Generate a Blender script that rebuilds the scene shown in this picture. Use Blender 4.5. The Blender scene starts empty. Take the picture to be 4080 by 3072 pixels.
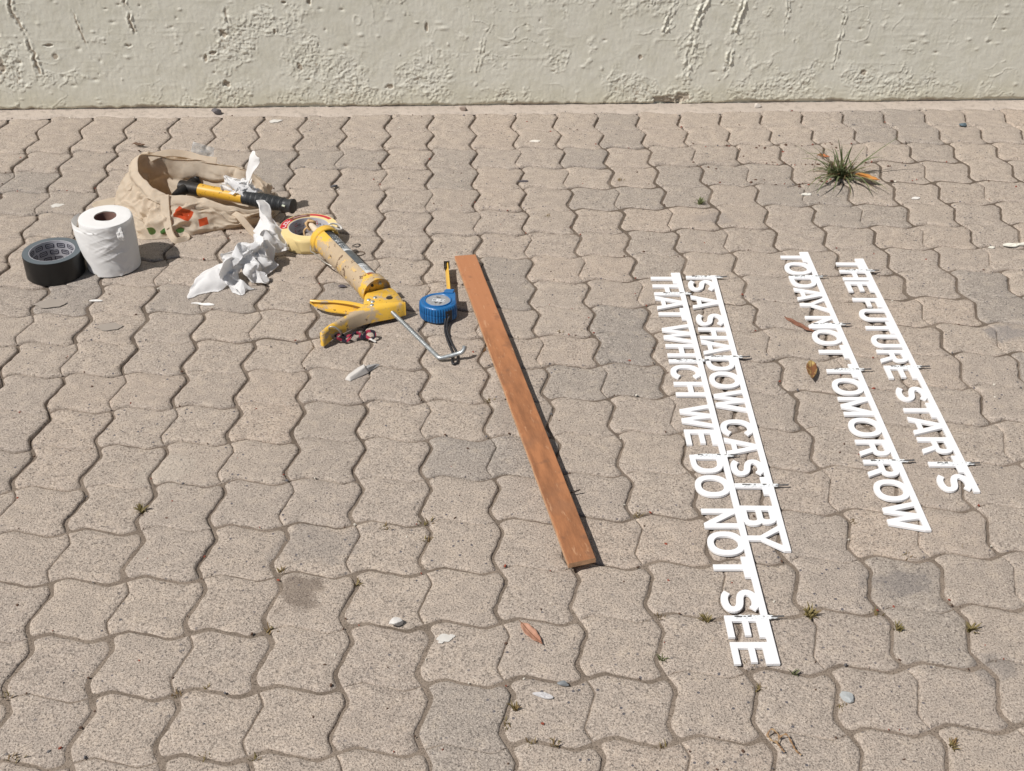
import bpy, bmesh, math, random
import numpy as np
from mathutils import Vector, Matrix
from mathutils.geometry import tessellate_polygon

random.seed(7)
RNG = np.random.default_rng(11)
SC = bpy.context.scene
COL = SC.collection

# ------------------------------------------------------------------ camera
cam_d = bpy.data.cameras.new('camera')
cam = bpy.data.objects.new('camera', cam_d)
COL.objects.link(cam)
cam_d.sensor_fit = 'HORIZONTAL'
cam_d.sensor_width = 36.0
cam_d.lens = 44.078
cam_d.clip_start = 0.05
cam_d.clip_end = 200.0
_R = ((0.99864, -0.05100, 0.01018), (-0.02030, -0.56300, -0.82620), (0.04790, 0.82490, -0.56330))
_r = [Vector(_R[0]).normalized(), Vector(_R[1]).normalized(), Vector(_R[2]).normalized()]
_z = _r[2]; _x = (_r[0] - _z * _r[0].dot(_z)).normalized(); _y = _z.cross(_x)
cam.matrix_world = Matrix(((_x[0], -_y[0], -_z[0], 0.70725), (_x[1], -_y[1], -_z[1], -3.15328),
                           (_x[2], -_y[2], -_z[2], 1.28240), (0, 0, 0, 1)))
SC.camera = cam

# ------------------------------------------------------------------ light
SUN_EL, SUN_AZ = math.radians(52.5), math.radians(31.0)      # light travels towards SUN_AZ (from +x to +y)
_trav = Vector((math.cos(SUN_EL) * math.cos(SUN_AZ), math.cos(SUN_EL) * math.sin(SUN_AZ), -math.sin(SUN_EL)))
world = bpy.data.worlds.new('World'); SC.world = world; world.use_nodes = True
wn = world.node_tree.nodes; wl = world.node_tree.links
wn.clear()
wo = wn.new('ShaderNodeOutputWorld'); wb = wn.new('ShaderNodeBackground'); sky = wn.new('ShaderNodeTexSky')
sky.sky_type = 'NISHITA'; sky.sun_disc = False
sky.sun_elevation = SUN_EL
sky.sun_rotation = math.atan2(-_trav.x, -_trav.y) % (2 * math.pi)
sky.air_density = 1.0; sky.dust_density = 1.2
wb.inputs['Strength'].default_value = 0.05
wl.new(sky.outputs[0], wb.inputs[0]); wl.new(wb.outputs[0], wo.inputs[0])
sun_d = bpy.data.lights.new('sun', 'SUN'); sun = bpy.data.objects.new('sun', sun_d); COL.objects.link(sun)
sun_d.energy = 5.0; sun_d.angle = math.radians(0.53); sun_d.color = (1.0, 0.955, 0.905)
sun.rotation_mode = 'QUATERNION'; sun.rotation_quaternion = _trav.to_track_quat('-Z', 'Y')
sun.location = (-3, -2, 5)
SC.view_settings.view_transform = 'Standard'; SC.view_settings.look = 'None'
SC.view_settings.exposure = -0.13; SC.view_settings.gamma = 1.0
SC.view_settings.use_curve_mapping = False

# ------------------------------------------------------------------ helpers
def tag(o, label=None, cat=None, group=None, kind=None):
    if label: o['label'] = label
    if cat: o['category'] = cat
    if group: o['group'] = group
    if kind: o['kind'] = kind
    return o

def root(name, loc, label, cat, group=None, rz=0.0):
    o = bpy.data.objects.new(name, None); COL.objects.link(o)
    o.location = loc; o.rotation_euler = (0, 0, rz); o.empty_display_size = 0.02
    return tag(o, label, cat, group)

def mesh(name, verts, faces, mats, parent=None, smooth=False, world=True, label=None, midx=None, auto=None):
    """one mesh object; verts in world space unless world=False (then in the parent's space)"""
    off = Vector((0, 0, 0))
    if world:
        if parent is not None:
            p = parent
            while p is not None:
                off += p.location; p = p.parent
    me = bpy.data.meshes.new(name)
    me.from_pydata([(v[0] - off.x, v[1] - off.y, v[2] - off.z) for v in verts], [], faces)
    if not isinstance(mats, (list, tuple)): mats = [mats]
    for m in mats: me.materials.append(m)
    if midx is not None: me.polygons.foreach_set('material_index', midx)
    if smooth: me.polygons.foreach_set('use_smooth', [True] * len(me.polygons))
    me.update()
    o = bpy.data.objects.new(name, me); COL.objects.link(o)
    if parent is not None: o.parent = parent
    if label: o['label'] = label
    if auto is not None:
        try: me.set_sharp_from_angle(angle=math.radians(auto))
        except Exception: pass
    return o

class G:
    """collects geometry for one object"""
    def __init__(s): s.v = []; s.f = []; s.m = []
    def add(s, v, f, m=0):
        n = len(s.v); s.v += [tuple(p) for p in v]; s.f += [tuple(i + n for i in q) for q in f]; s.m += [m] * len(f); return s
    def obj(s, name, mats, parent=None, **k): return mesh(name, s.v, s.f, mats, parent, midx=s.m, **k)

def lathe(profile, n, c=(0, 0, 0), close=False, a0=0.0, a1=2 * math.pi):
    full = abs(a1 - a0 - 2 * math.pi) < 1e-6
    k = n if full else n + 1
    v = []; f = []
    for r, z in profile:
        for i in range(k):
            a = a0 + (a1 - a0) * i / n
            v.append((c[0] + r * math.cos(a), c[1] + r * math.sin(a), c[2] + z))
    L = len(profile)
    for j in range(L if close else L - 1):
        j2 = (j + 1) % L
        for i in range(n):
            i2 = (i + 1) % k
            f.append((j * k + i, j * k + i2, j2 * k + i2, j2 * k + i))
    return v, f

def spline(pts, n):
    """Catmull-Rom through pts, n samples"""
    P = [np.array(p, float) for p in pts]
    P = [2 * P[0] - P[1]] + P + [2 * P[-1] - P[-2]]
    out = []; S = len(P) - 3
    for i in range(n):
        t = i / (n - 1) * S; k = min(int(t), S - 1); t -= k
        a, b, c, d = P[k:k + 4]
        out.append(0.5 * ((2 * b) + (-a + c) * t + (2 * a - 5 * b + 4 * c - d) * t * t + (-a + 3 * b - 3 * c + d) * t ** 3))
    return out

def cspline(pts, n):
    """closed Catmull-Rom"""
    P = [np.array(p, float) for p in pts]; m = len(P); out = []
    for i in range(n):
        t = i / n * m; k = int(t) % m; t -= int(t)
        a, b, c, d = P[k - 1], P[k], P[(k + 1) % m], P[(k + 2) % m]
        out.append(0.5 * ((2 * b) + (-a + c) * t + (2 * a - 5 * b + 4 * c - d) * t * t + (-a + 3 * b - 3 * c + d) * t ** 3))
    return out

def frames(path):
    T = []; N = []
    for i in range(len(path)):
        t = path[min(i + 1, len(path) - 1)] - path[max(i - 1, 0)]
        T.append(t / (np.linalg.norm(t) + 1e-12))
    n = np.cross(T[0], [0, 0, 1.0])
    if np.linalg.norm(n) < 1e-3: n = np.array([1.0, 0, 0])
    n /= np.linalg.norm(n)
    for t in T:
        n = n - t * n.dot(t); n /= np.linalg.norm(n); N.append(n.copy())
    return T, N

def tube(path, r, n=10, caps=True):
    path = [np.array(p, float) for p in path]
    T, N = frames(path); v = []; f = []
    for i, p in enumerate(path):
        b = np.cross(T[i], N[i]); rr = r[i] if hasattr(r, '__len__') else r
        for k in range(n):
            a = 2 * math.pi * k / n
            v.append(p + rr * (math.cos(a) * N[i] + math.sin(a) * b))
    for i in range(len(path) - 1):
        for k in range(n):
            k2 = (k + 1) % n
            f.append((i * n + k, i * n + k2, (i + 1) * n + k2, (i + 1) * n + k))
    if caps:
        f.append(tuple(range(n - 1, -1, -1))); f.append(tuple(range((len(path) - 1) * n, len(path) * n)))
    return v, f

def ribbon(path, nrm, w, th, wobble=0.0):
    """flat strap: path, approximate surface normals (one or a list), width, thickness"""
    path = [np.array(p, float) for p in path]; T, _ = frames(path); v = []; f = []
    for i, p in enumerate(path):
        nn = np.array(nrm[i] if isinstance(nrm, list) and hasattr(nrm[0], '__len__') else nrm, float)
        s = np.cross(T[i], nn); s /= np.linalg.norm(s) + 1e-12
        nn = np.cross(s, T[i])
        ww = (w[i] if hasattr(w, '__len__') else w) * (1 + wobble * math.sin(i * 1.7))
        for a, b in ((-.5, -.5), (-.46, .5), (0, .62), (.46, .5), (.5, -.5)):
            v.append(p + s * ww * a + nn * th * b)
    for i in range(len(path) - 1):
        for k in range(5):
            k2 = (k + 1) % 5
            f.append((i * 5 + k, i * 5 + k2, (i + 1) * 5 + k2, (i + 1) * 5 + k))
    f.append((4, 3, 2, 1, 0)); e = (len(path) - 1) * 5; f.append((e, e + 1, e + 2, e + 3, e + 4))
    return v, f

def prism(loops, z0, z1, bev=0.0):
    """loops: outer (ccw) then holes, 2D; returns verts, faces. bev: small chamfer on the top edge"""
    v = []; f = []
    def area(l): return sum(l[i - 1][0] * l[i][1] - l[i][0] * l[i - 1][1] for i in range(len(l))) / 2
    L2 = []
    for i, l in enumerate(loops):
        l = [tuple(p) for p in l]
        if (area(l) > 0) != (i == 0): l = l[::-1]
        L2.append(l)
    tops = []
    for l in L2:
        n = len(l); base = len(v)
        v += [(x, y, z0) for x, y in l]
        if bev > 0:
            ins = []
            for i in range(n):
                p0, p1, p2 = (np.array(l[i - 1]), np.array(l[i]), np.array(l[(i + 1) % n]))
                d1 = p1 - p0; d2 = p2 - p1; d1 = d1 / (np.linalg.norm(d1) + 1e-12); d2 = d2 / (np.linalg.norm(d2) + 1e-12)
                n1 = np.array([-d1[1], d1[0]]); n2 = np.array([-d2[1], d2[0]]); m = n1 + n2
                k = max(np.dot(m, m) / 2, 0.35)
                ins.append(p1 + m * bev / k)
            v += [(x, y, z1 - bev) for x, y in l]; v += [(p[0], p[1], z1) for p in ins]
            rings = 3
        else:
            v += [(x, y, z1) for x, y in l]; rings = 2
        for r in range(rings - 1):
            for i in range(n):
                j = (i + 1) % n
                f.append((base + r * n + i, base + r * n + j, base + (r + 1) * n + j, base + (r + 1) * n + i))
        tops.append(base + (rings - 1) * n)
    idx = [tops[i] + k for i, l in enumerate(L2) for k in range(len(l))]
    flat = []
    for i, l in enumerate(L2): flat.append([Vector((v[tops[i] + k][0], v[tops[i] + k][1], 0)) for k in range(len(l))])
    for t in tessellate_polygon(flat):
        a, b, c = (idx[q] for q in t)
        A, B, Cc = v[a], v[b], v[c]
        cr = (B[0] - A[0]) * (Cc[1] - A[1]) - (B[1] - A[1]) * (Cc[0] - A[0])
        if abs(cr) < 1e-14: continue
        f.append((a, b, c) if cr > 0 else (a, c, b))
    return v, f

def box(x0, x1, y0, y1, z0, z1):
    v = [(x0, y0, z0), (x1, y0, z0), (x1, y1, z0), (x0, y1, z0), (x0, y0, z1), (x1, y0, z1), (x1, y1, z1), (x0, y1, z1)]
    return v, [(3, 2, 1, 0), (4, 5, 6, 7), (0, 1, 5, 4), (1, 2, 6, 5), (2, 3, 7, 6), (3, 0, 4, 7)]

def ellipsoid(c, r, nu=14, nv=9):
    v = [(c[0], c[1], c[2] - r[2])]; f = []
    for j in range(1, nv):
        a = -math.pi / 2 + math.pi * j / nv
        for i in range(nu):
            b = 2 * math.pi * i / nu
            v.append((c[0] + r[0] * math.cos(a) * math.cos(b), c[1] + r[1] * math.cos(a) * math.sin(b), c[2] + r[2] * math.sin(a)))
    v.append((c[0], c[1], c[2] + r[2]))
    for i in range(nu): f.append((0, 1 + (i + 1) % nu, 1 + i))
    for j in range(nv - 2):
        for i in range(nu):
            i2 = (i + 1) % nu
            f.append((1 + j * nu + i, 1 + j * nu + i2, 1 + (j + 1) * nu + i2, 1 + (j + 1) * nu + i))
    e = len(v) - 1; s = 1 + (nv - 2) * nu
    for i in range(nu): f.append((s + i, s + (i + 1) % nu, e))
    return v, f

# value noise on numpy arrays
_PERM = RNG.random((256, 256))
def vnoise(x, y, seed=0):
    x = np.asarray(x, float) + seed * 17.31; y = np.asarray(y, float) + seed * 9.77
    xi = np.floor(x).astype(int); yi = np.floor(y).astype(int); fx = x - xi; fy = y - yi
    fx = fx * fx * (3 - 2 * fx); fy = fy * fy * (3 - 2 * fy)
    g = lambda a, b: _PERM[a & 255, b & 255]
    return (g(xi, yi) * (1 - fx) * (1 - fy) + g(xi + 1, yi) * fx * (1 - fy) + g(xi, yi + 1) * (1 - fx) * fy + g(xi + 1, yi + 1) * fx * fy) * 2 - 1
def fbm(x, y, o=4, seed=0):
    s = 0; a = 1.0; t = 0
    for k in range(o): s = s + a * vnoise(x * 2 ** k, y * 2 ** k, seed + k); t += a; a *= .5
    return s / t

# ------------------------------------------------------------------ materials
class M:
    """thin wrapper for building a node material"""
    def __init__(s, name, rough=0.7, metal=0.0, spec=0.5):
        s.m = bpy.data.materials.new(name); s.m.use_nodes = True
        s.n = s.m.node_tree.nodes; s.l = s.m.node_tree.links
        s.b = s.n['Principled BSDF']
        s.b.inputs['Roughness'].default_value = rough; s.b.inputs['Metallic'].default_value = metal
        s.b.inputs['Specular IOR Level'].default_value = spec
        s._pos = None
    def node(s, t, **k):
        n = s.n.new(t)
        for a, b in k.items(): setattr(n, a, b)
        return n
    def set(s, sock, val):
        if hasattr(val, 'is_linked') or isinstance(val, bpy.types.NodeSocket): s.l.new(val, sock)
        elif isinstance(val, (tuple, list)) and len(val) == 3 and sock.type == 'RGBA': sock.default_value = (*val, 1)
        else: sock.default_value = val
    def pos(s):
        if s._pos is None: s._pos = s.node('ShaderNodeNewGeometry').outputs['Position']
        return s._pos
    def objco(s): return s.node('ShaderNodeTexCoord').outputs['Object']
    def uv(s): return s.node('ShaderNodeTexCoord').outputs['UV']
    def noise(s, scale, detail=3, rough=.55, vec=None, dist=0.0):
        n = s.node('ShaderNodeTexNoise'); n.inputs['Scale'].default_value = scale; n.inputs['Detail'].default_value = detail
        n.inputs['Roughness'].default_value = rough; n.inputs['Distortion'].default_value = dist
        s.l.new(vec if vec is not None else s.pos(), n.inputs['Vector']); return n.outputs['Fac']
    def voro(s, scale, vec=None, feature='F1', out='Distance'):
        n = s.node('ShaderNodeTexVoronoi', feature=feature); n.inputs['Scale'].default_value = scale
        s.l.new(vec if vec is not None else s.pos(), n.inputs['Vector']); return n.outputs[out]
    def ramp(s, fac, stops):
        n = s.node('ShaderNodeValToRGB'); e = n.color_ramp.elements
        while len(e) < len(stops): e.new(0.5)
        for el, (p, c) in zip(e, stops):
            el.position = p; el.color = (*c, 1) if isinstance(c, (tuple, list)) else (c, c, c, 1)
        s.l.new(fac, n.inputs[0]); return n.outputs[0]
    def mix(s, fac, a, b, mode='MIX'):
        n = s.node('ShaderNodeMix', data_type='RGBA', blend_type=mode)
        s.set(n.inputs[0], fac); s.set(n.inputs[6], a); s.set(n.inputs[7], b); return n.outputs[2]
    def math(s, op, a, b=0.0, c=0.0, clamp=False):
        n = s.node('ShaderNodeMath', operation=op, use_clamp=clamp)
        s.set(n.inputs[0], a); s.set(n.inputs[1], b); s.set(n.inputs[2], c); return n.outputs[0]
    def sep(s, v):
        n = s.node('ShaderNodeSeparateXYZ'); s.l.new(v, n.inputs[0]); return n.outputs
    def scale(s, v, k):
        n = s.node('ShaderNodeVectorMath', operation='MULTIPLY'); s.l.new(v, n.inputs[0]); n.inputs[1].default_value = k; return n.outputs[0]
    def bump(s, h, strength=.3, dist=.001):
        n = s.node('ShaderNodeBump'); n.inputs['Strength'].default_value = strength; n.inputs['Distance'].default_value = dist
        s.l.new(h, n.inputs['Height'])
        if s.b.inputs['Normal'].is_linked:
            s.l.new(s.b.inputs['Normal'].links[0].from_socket, n.inputs['Normal'])
        s.l.new(n.outputs[0], s.b.inputs['Normal']); return s
    def color(s, c): s.set(s.b.inputs['Base Color'], c); return s
    def rough(s, r): s.set(s.b.inputs['Roughness'], r); return s

def plain(name, c, rough=.6, metal=0, spec=.5, var=.12, nscale=120, bump=0.0, bscale=400):
    """a colour with slight procedural variation and fine relief"""
    m = M(name, rough, metal, spec)
    d = tuple(x * (1 - var) for x in c); e = tuple(min(1, x * (1 + var)) for x in c)
    m.color(m.ramp(m.noise(nscale, 4), [(.3, d), (.7, e)]))
    m.rough(m.ramp(m.noise(nscale * 1.7, 3), [(.3, max(0, rough - .08)), (.7, min(1, rough + .08))]))
    if bump: m.bump(m.noise(bscale, 3), bump, .0006)
    return m.m

# ------------------------------------------------------------------ setting: ground under the pavers
PITCH = 0.11
WARP = np.array([[[-1,3],[-2,7],[-3,12],[-5,20],[-7,33],[-11,55],[-21,81],[-34,117],[-34,149],[-19,162],[1,147],[13,119],[18,110],[31,121],[49,139],[55,145],[52,137],[46,110],[36,68],[25,30],[20,29],[23,51],[25,68],[24,82],[25,89],[28,82],[32,61],[34,44],[25,31],[11,15],[5,7],[3,4],[2,2],[1,1],[0,0],[0,0],[0,0],[0,0]],[[-1,4],[-2,8],[-4,14],[-6,24],[-10,50],[-16,81],[-26,97],[-35,116],[-34,140],[-20,153],[-1,139],[13,111],[19,103],[32,116],[49,131],[55,136],[52,126],[45,95],[36,53],[26,24],[21,38],[28,77],[33,106],[33,127],[33,137],[41,130],[52,100],[59,73],[50,55],[24,27],[7,9],[3,4],[2,2],[1,1],[0,1],[0,0],[0,0],[0,0]],[[-1,4],[-2,8],[-4,15],[-7,28],[-13,64],[-21,94],[-28,101],[-33,105],[-30,116],[-19,124],[-3,115],[11,90],[18,84],[27,94],[41,97],[48,93],[46,79],[39,48],[31,14],[22,2],[18,24],[27,66],[35,100],[35,127],[35,143],[43,138],[56,108],[65,79],[58,62],[30,33],[7,9],[3,4],[2,2],[1,1],[0,0],[0,0],[0,0],[0,0]],[[-1,4],[-2,8],[-4,14],[-7,26],[-16,62],[-24,91],[-29,96],[-30,95],[-27,97],[-18,98],[-4,89],[9,68],[13,66],[20,66],[33,50],[40,34],[40,17],[35,-10],[27,-34],[18,-37],[15,-16],[26,14],[40,35],[40,66],[35,97],[37,97],[45,76],[53,61],[46,48],[21,21],[5,5],[2,2],[1,1],[1,1],[0,0],[0,0],[0,0],[0,0]],[[-1,4],[-2,7],[-4,12],[-6,20],[-13,37],[-18,50],[-18,54],[-18,58],[-18,66],[-15,69],[-4,56],[6,41],[12,33],[26,8],[38,-24],[38,-40],[35,-50],[29,-65],[21,-82],[15,-83],[16,-63],[29,-39],[44,-36],[47,-34],[33,-25],[18,-28],[10,-27],[11,-7],[13,8],[6,4],[2,1],[1,0],[1,0],[0,0],[0,0],[0,0],[0,0],[0,0]],[[-1,3],[-2,5],[-3,9],[-6,13],[-9,12],[-9,6],[-5,4],[0,7],[-1,18],[-5,28],[-3,21],[4,8],[20,-25],[41,-75],[47,-103],[39,-112],[29,-112],[20,-116],[11,-126],[5,-123],[6,-95],[14,-61],[25,-52],[27,-58],[15,-69],[-3,-76],[-22,-77],[-31,-64],[-15,-28],[-1,-6],[0,-2],[0,-1],[0,-1],[0,0],[0,0],[0,0],[0,0],[0,0]],[[-1,2],[-2,4],[-3,6],[-5,9],[-7,6],[-7,-3],[-3,-7],[1,-6],[-5,3],[-14,13],[-11,8],[-2,-6],[14,-43],[35,-99],[40,-130],[31,-142],[16,-146],[5,-147],[-3,-151],[-11,-145],[-20,-113],[-22,-72],[-15,-52],[-7,-57],[-7,-68],[-18,-73],[-36,-75],[-44,-69],[-27,-40],[-5,-10],[-1,-4],[-1,-2],[0,-1],[0,0],[0,0],[0,0],[0,0],[0,0]],[[-1,1],[-1,2],[-3,4],[-5,6],[-7,6],[-8,2],[-10,-2],[-16,-3],[-26,5],[-31,11],[-26,2],[-14,-7],[-1,-22],[18,-72],[25,-118],[16,-136],[-1,-144],[-15,-152],[-20,-153],[-25,-141],[-40,-109],[-50,-69],[-45,-48],[-32,-46],[-19,-44],[-19,-39],[-28,-40],[-31,-39],[-20,-25],[-5,-8],[-2,-3],[-1,-2],[-1,-1],[0,0],[0,0],[0,0],[0,0],[0,0]],[[-1,1],[-1,1],[-3,2],[-4,3],[-7,4],[-10,3],[-17,-1],[-28,-3],[-35,1],[-38,0],[-34,-14],[-23,-15],[-12,-9],[2,-34],[8,-84],[-2,-110],[-21,-123],[-34,-136],[-34,-135],[-33,-119],[-46,-85],[-59,-51],[-55,-35],[-34,-20],[-16,-1],[-8,8],[-9,6],[-11,1],[-8,-2],[-3,-2],[-1,-1],[-1,-1],[-1,-1],[0,0],[0,0],[0,0],[0,0],[0,0]],[[-1,0],[-1,1],[-2,1],[-4,1],[-7,1],[-11,1],[-22,1],[-35,1],[-40,-1],[-40,-10],[-34,-23],[-25,-20],[-18,-7],[-11,-8],[-13,-30],[-26,-52],[-38,-75],[-41,-96],[-38,-96],[-37,-80],[-49,-49],[-62,-19],[-50,-5],[-10,27],[7,44],[9,42],[6,34],[1,23],[-1,10],[-1,2],[-1,1],[-1,0],[0,0],[0,0],[0,0],[0,0],[0,0],[0,0]],[[0,0],[-1,0],[-2,0],[-4,0],[-7,0],[-11,0],[-24,4],[-36,7],[-39,2],[-36,-7],[-30,-15],[-24,-11],[-19,2],[-15,16],[-20,21],[-31,2],[-37,-30],[-39,-50],[-40,-44],[-43,-23],[-48,7],[-51,33],[-33,44],[25,79],[44,93],[38,80],[22,53],[7,26],[2,11],[1,6],[0,3],[0,2],[0,1],[0,0],[0,0],[0,0],[0,0],[0,0]],[[0,0],[-1,0],[-2,0],[-4,0],[-6,-1],[-9,0],[-19,4],[-28,6],[-28,0],[-24,-8],[-21,-8],[-19,2],[-15,17],[-11,33],[-10,42],[-14,25],[-21,-4],[-29,-14],[-38,4],[-44,30],[-41,57],[-33,75],[-14,81],[43,111],[65,127],[59,116],[35,74],[9,27],[3,13],[2,8],[1,5],[1,2],[0,1],[0,0],[0,0],[0,0],[0,0],[0,0]],[[0,0],[-1,0],[-2,0],[-3,-1],[-5,-1],[-7,-1],[-12,0],[-15,-3],[-11,-13],[-8,-18],[-9,-11],[-11,8],[-11,27],[-6,39],[1,43],[4,29],[-1,9],[-14,9],[-25,32],[-33,56],[-29,73],[-19,82],[-5,85],[37,109],[55,125],[52,117],[32,77],[9,29],[4,15],[3,10],[2,6],[1,3],[0,1],[0,0],[0,0],[0,0],[0,0],[0,0]],[[0,0],[-1,0],[-1,0],[-2,-1],[-4,-1],[-5,-1],[-6,-2],[-4,-9],[-1,-18],[-1,-17],[-3,-6],[-5,16],[-7,35],[-3,44],[6,41],[16,27],[12,13],[-2,16],[-11,35],[-17,52],[-18,63],[-15,68],[-8,71],[22,93],[36,108],[34,101],[21,65],[7,27],[4,15],[3,10],[2,6],[1,3],[0,1],[0,0],[0,0],[0,0],[0,0],[0,0]],[[0,0],[0,0],[-1,0],[-1,-1],[-2,-1],[-3,-2],[-3,-2],[-3,-6],[-1,-10],[-1,-6],[-1,5],[0,23],[0,39],[2,44],[9,38],[19,24],[19,12],[8,14],[0,28],[-6,37],[-12,45],[-14,50],[-11,52],[6,68],[20,87],[19,78],[11,46],[6,22],[4,14],[3,9],[2,5],[1,2],[0,1],[0,0],[0,0],[0,0],[0,0],[0,0]],[[0,0],[0,0],[0,0],[-1,-1],[-1,-1],[-2,-2],[-2,-2],[-2,-3],[-1,-3],[1,1],[5,6],[10,13],[13,22],[14,30],[16,28],[22,17],[24,6],[15,10],[7,22],[1,25],[-3,28],[-5,32],[-5,33],[-1,38],[7,48],[8,42],[6,26],[4,16],[3,11],[2,7],[1,4],[1,2],[0,1],[0,0],[0,0],[0,0],[0,0],[0,0]],[[0,0],[0,0],[0,0],[0,-1],[-1,-1],[-1,-2],[0,-3],[0,-3],[0,-2],[3,-2],[10,-6],[17,-11],[20,-9],[22,1],[24,7],[25,5],[24,1],[16,7],[7,19],[1,20],[1,20],[3,20],[1,21],[-3,22],[0,24],[3,21],[4,16],[3,12],[2,8],[1,5],[1,3],[0,1],[0,1],[0,0],[0,0],[0,0],[0,0],[0,0]],[[0,0],[0,0],[0,0],[0,-1],[0,-1],[0,-2],[0,-3],[1,-4],[-2,-7],[-1,-13],[7,-21],[14,-31],[15,-33],[16,-24],[21,-15],[23,-10],[18,-3],[10,7],[3,15],[0,19],[2,20],[5,22],[1,23],[-4,22],[-2,19],[2,15],[3,12],[2,8],[1,5],[1,3],[1,2],[0,1],[0,0],[0,0],[0,0],[0,0],[0,0],[0,0]],[[0,0],[0,0],[0,0],[0,-1],[0,-1],[0,-2],[1,-4],[1,-5],[-2,-10],[-4,-21],[3,-32],[7,-40],[5,-39],[6,-30],[12,-21],[16,-15],[13,-5],[7,5],[5,9],[7,12],[11,18],[14,26],[11,28],[2,24],[0,16],[2,11],[2,8],[2,6],[1,3],[1,2],[0,1],[0,0],[0,0],[0,0],[0,0],[0,0],[0,0],[0,0]],[[0,0],[0,0],[0,0],[0,-1],[0,-1],[0,-2],[1,-4],[1,-5],[1,-9],[-1,-19],[-1,-30],[1,-36],[1,-34],[3,-25],[9,-15],[13,-9],[11,-3],[7,3],[8,7],[14,11],[21,19],[28,27],[27,31],[15,24],[4,12],[2,8],[2,6],[1,4],[1,2],[0,1],[0,1],[0,0],[0,0],[0,0],[0,0],[0,0],[0,0],[0,0]],[[0,0],[0,0],[0,0],[0,0],[0,-1],[0,-2],[1,-3],[1,-5],[2,-8],[0,-13],[-2,-21],[-1,-26],[1,-27],[5,-20],[10,-11],[12,-5],[9,-2],[6,2],[8,6],[15,13],[24,20],[32,26],[31,27],[15,17],[4,8],[2,6],[2,4],[1,2],[0,1],[0,1],[0,0],[0,0],[0,0],[0,0],[0,0],[0,0],[0,0],[0,0]],[[0,0],[0,0],[0,0],[0,0],[0,-1],[0,-1],[0,-3],[1,-4],[1,-6],[1,-9],[0,-12],[0,-16],[2,-18],[5,-14],[8,-8],[8,-4],[6,-2],[5,0],[5,4],[9,9],[16,14],[21,18],[16,15],[7,8],[3,5],[2,4],[1,3],[1,1],[0,1],[0,0],[0,0],[0,0],[0,0],[0,0],[0,0],[0,0],[0,0],[0,0]],[[0,0],[0,0],[0,0],[0,0],[0,0],[0,-1],[0,-2],[0,-3],[1,-5],[1,-6],[1,-8],[2,-9],[3,-9],[3,-8],[4,-6],[4,-4],[4,-2],[3,0],[4,2],[4,4],[6,6],[6,7],[5,6],[3,5],[2,3],[2,2],[1,2],[1,1],[0,0],[0,0],[0,0],[0,0],[0,0],[0,0],[0,0],[0,0],[0,0],[0,0]],[[0,0],[0,0],[0,0],[0,0],[0,0],[0,-1],[0,-1],[0,-2],[0,-3],[1,-4],[1,-5],[1,-6],[2,-6],[2,-5],[2,-5],[2,-3],[2,-2],[2,0],[2,1],[3,2],[3,3],[3,3],[3,3],[2,3],[2,2],[1,1],[1,1],[0,1],[0,0],[0,0],[0,0],[0,0],[0,0],[0,0],[0,0],[0,0],[0,0],[0,0]]], float) * 0.001            # uneven laying of the pavers: corner offsets in permille of the pitch
WC0, WL0 = -9, 0
WARP[0, :, 1] += .085
def warp(x, y):
    cx = np.clip(np.asarray(x, float) - WC0, 0, WARP.shape[1] - 1.001); ly = np.clip(np.asarray(y, float) - WL0, 0, WARP.shape[0] - 1.001)
    i = np.floor(cx).astype(int); j = np.floor(ly).astype(int); fx = (cx - i)[..., None]; fy = (ly - j)[..., None]
    return (WARP[j, i] * (1 - fx) * (1 - fy) + WARP[j, i + 1] * fx * (1 - fy) + WARP[j + 1, i] * (1 - fx) * fy + WARP[j + 1, i + 1] * fx * fy)
def wave(t, a=.072):
    # a rounded zigzag
    return a * (np.sin(2 * np.pi * t) + .10 * np.sin(4 * np.pi * t) - 0.12 * np.sin(6 * np.pi * t) + .02 * np.sin(10 * np.pi * t))
def grid_xy(x, y):
    """grid coordinates (column, row) -> metres, with the S-shaped edges of the pavers"""
    x = np.asarray(x, float); y = np.asarray(y, float)
    w = warp(x, y)
    X = x + wave(y - np.floor(y), .078) + w[..., 0]
    Y = -y + wave(x - np.floor(x)) + w[..., 1]
    return X * PITCH, Y * PITCH

def sand_mat(name, tint=1.0):
    m = M(name, .95, spec=.2)
    big = m.ramp(m.math('ADD', m.noise(9, 4), m.math('MULTIPLY', m.math('ADD', m.sep(m.pos())[1], 1.35), -.16)), [(.35, 0.0), (.65, 1.0)]); fine = m.noise(420, 3, .7)
    c = m.mix(big, (.125 * tint, .098 * tint, .076 * tint), (.27 * tint, .220 * tint, .176 * tint))
    c = m.mix(m.ramp(fine, [(.36, 0.0), (.5, 1.0)]), (.10, .08, .062), c)
    c = m.mix(m.ramp(m.noise(700, 2), [(.64, 0.0), (.72, .7)]), c, (.45, .40, .33))
    m.color(c); m.bump(m.noise(300, 4, .7), .9, .0022); return m.m
SAND = sand_mat('joint_sand')

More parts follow.
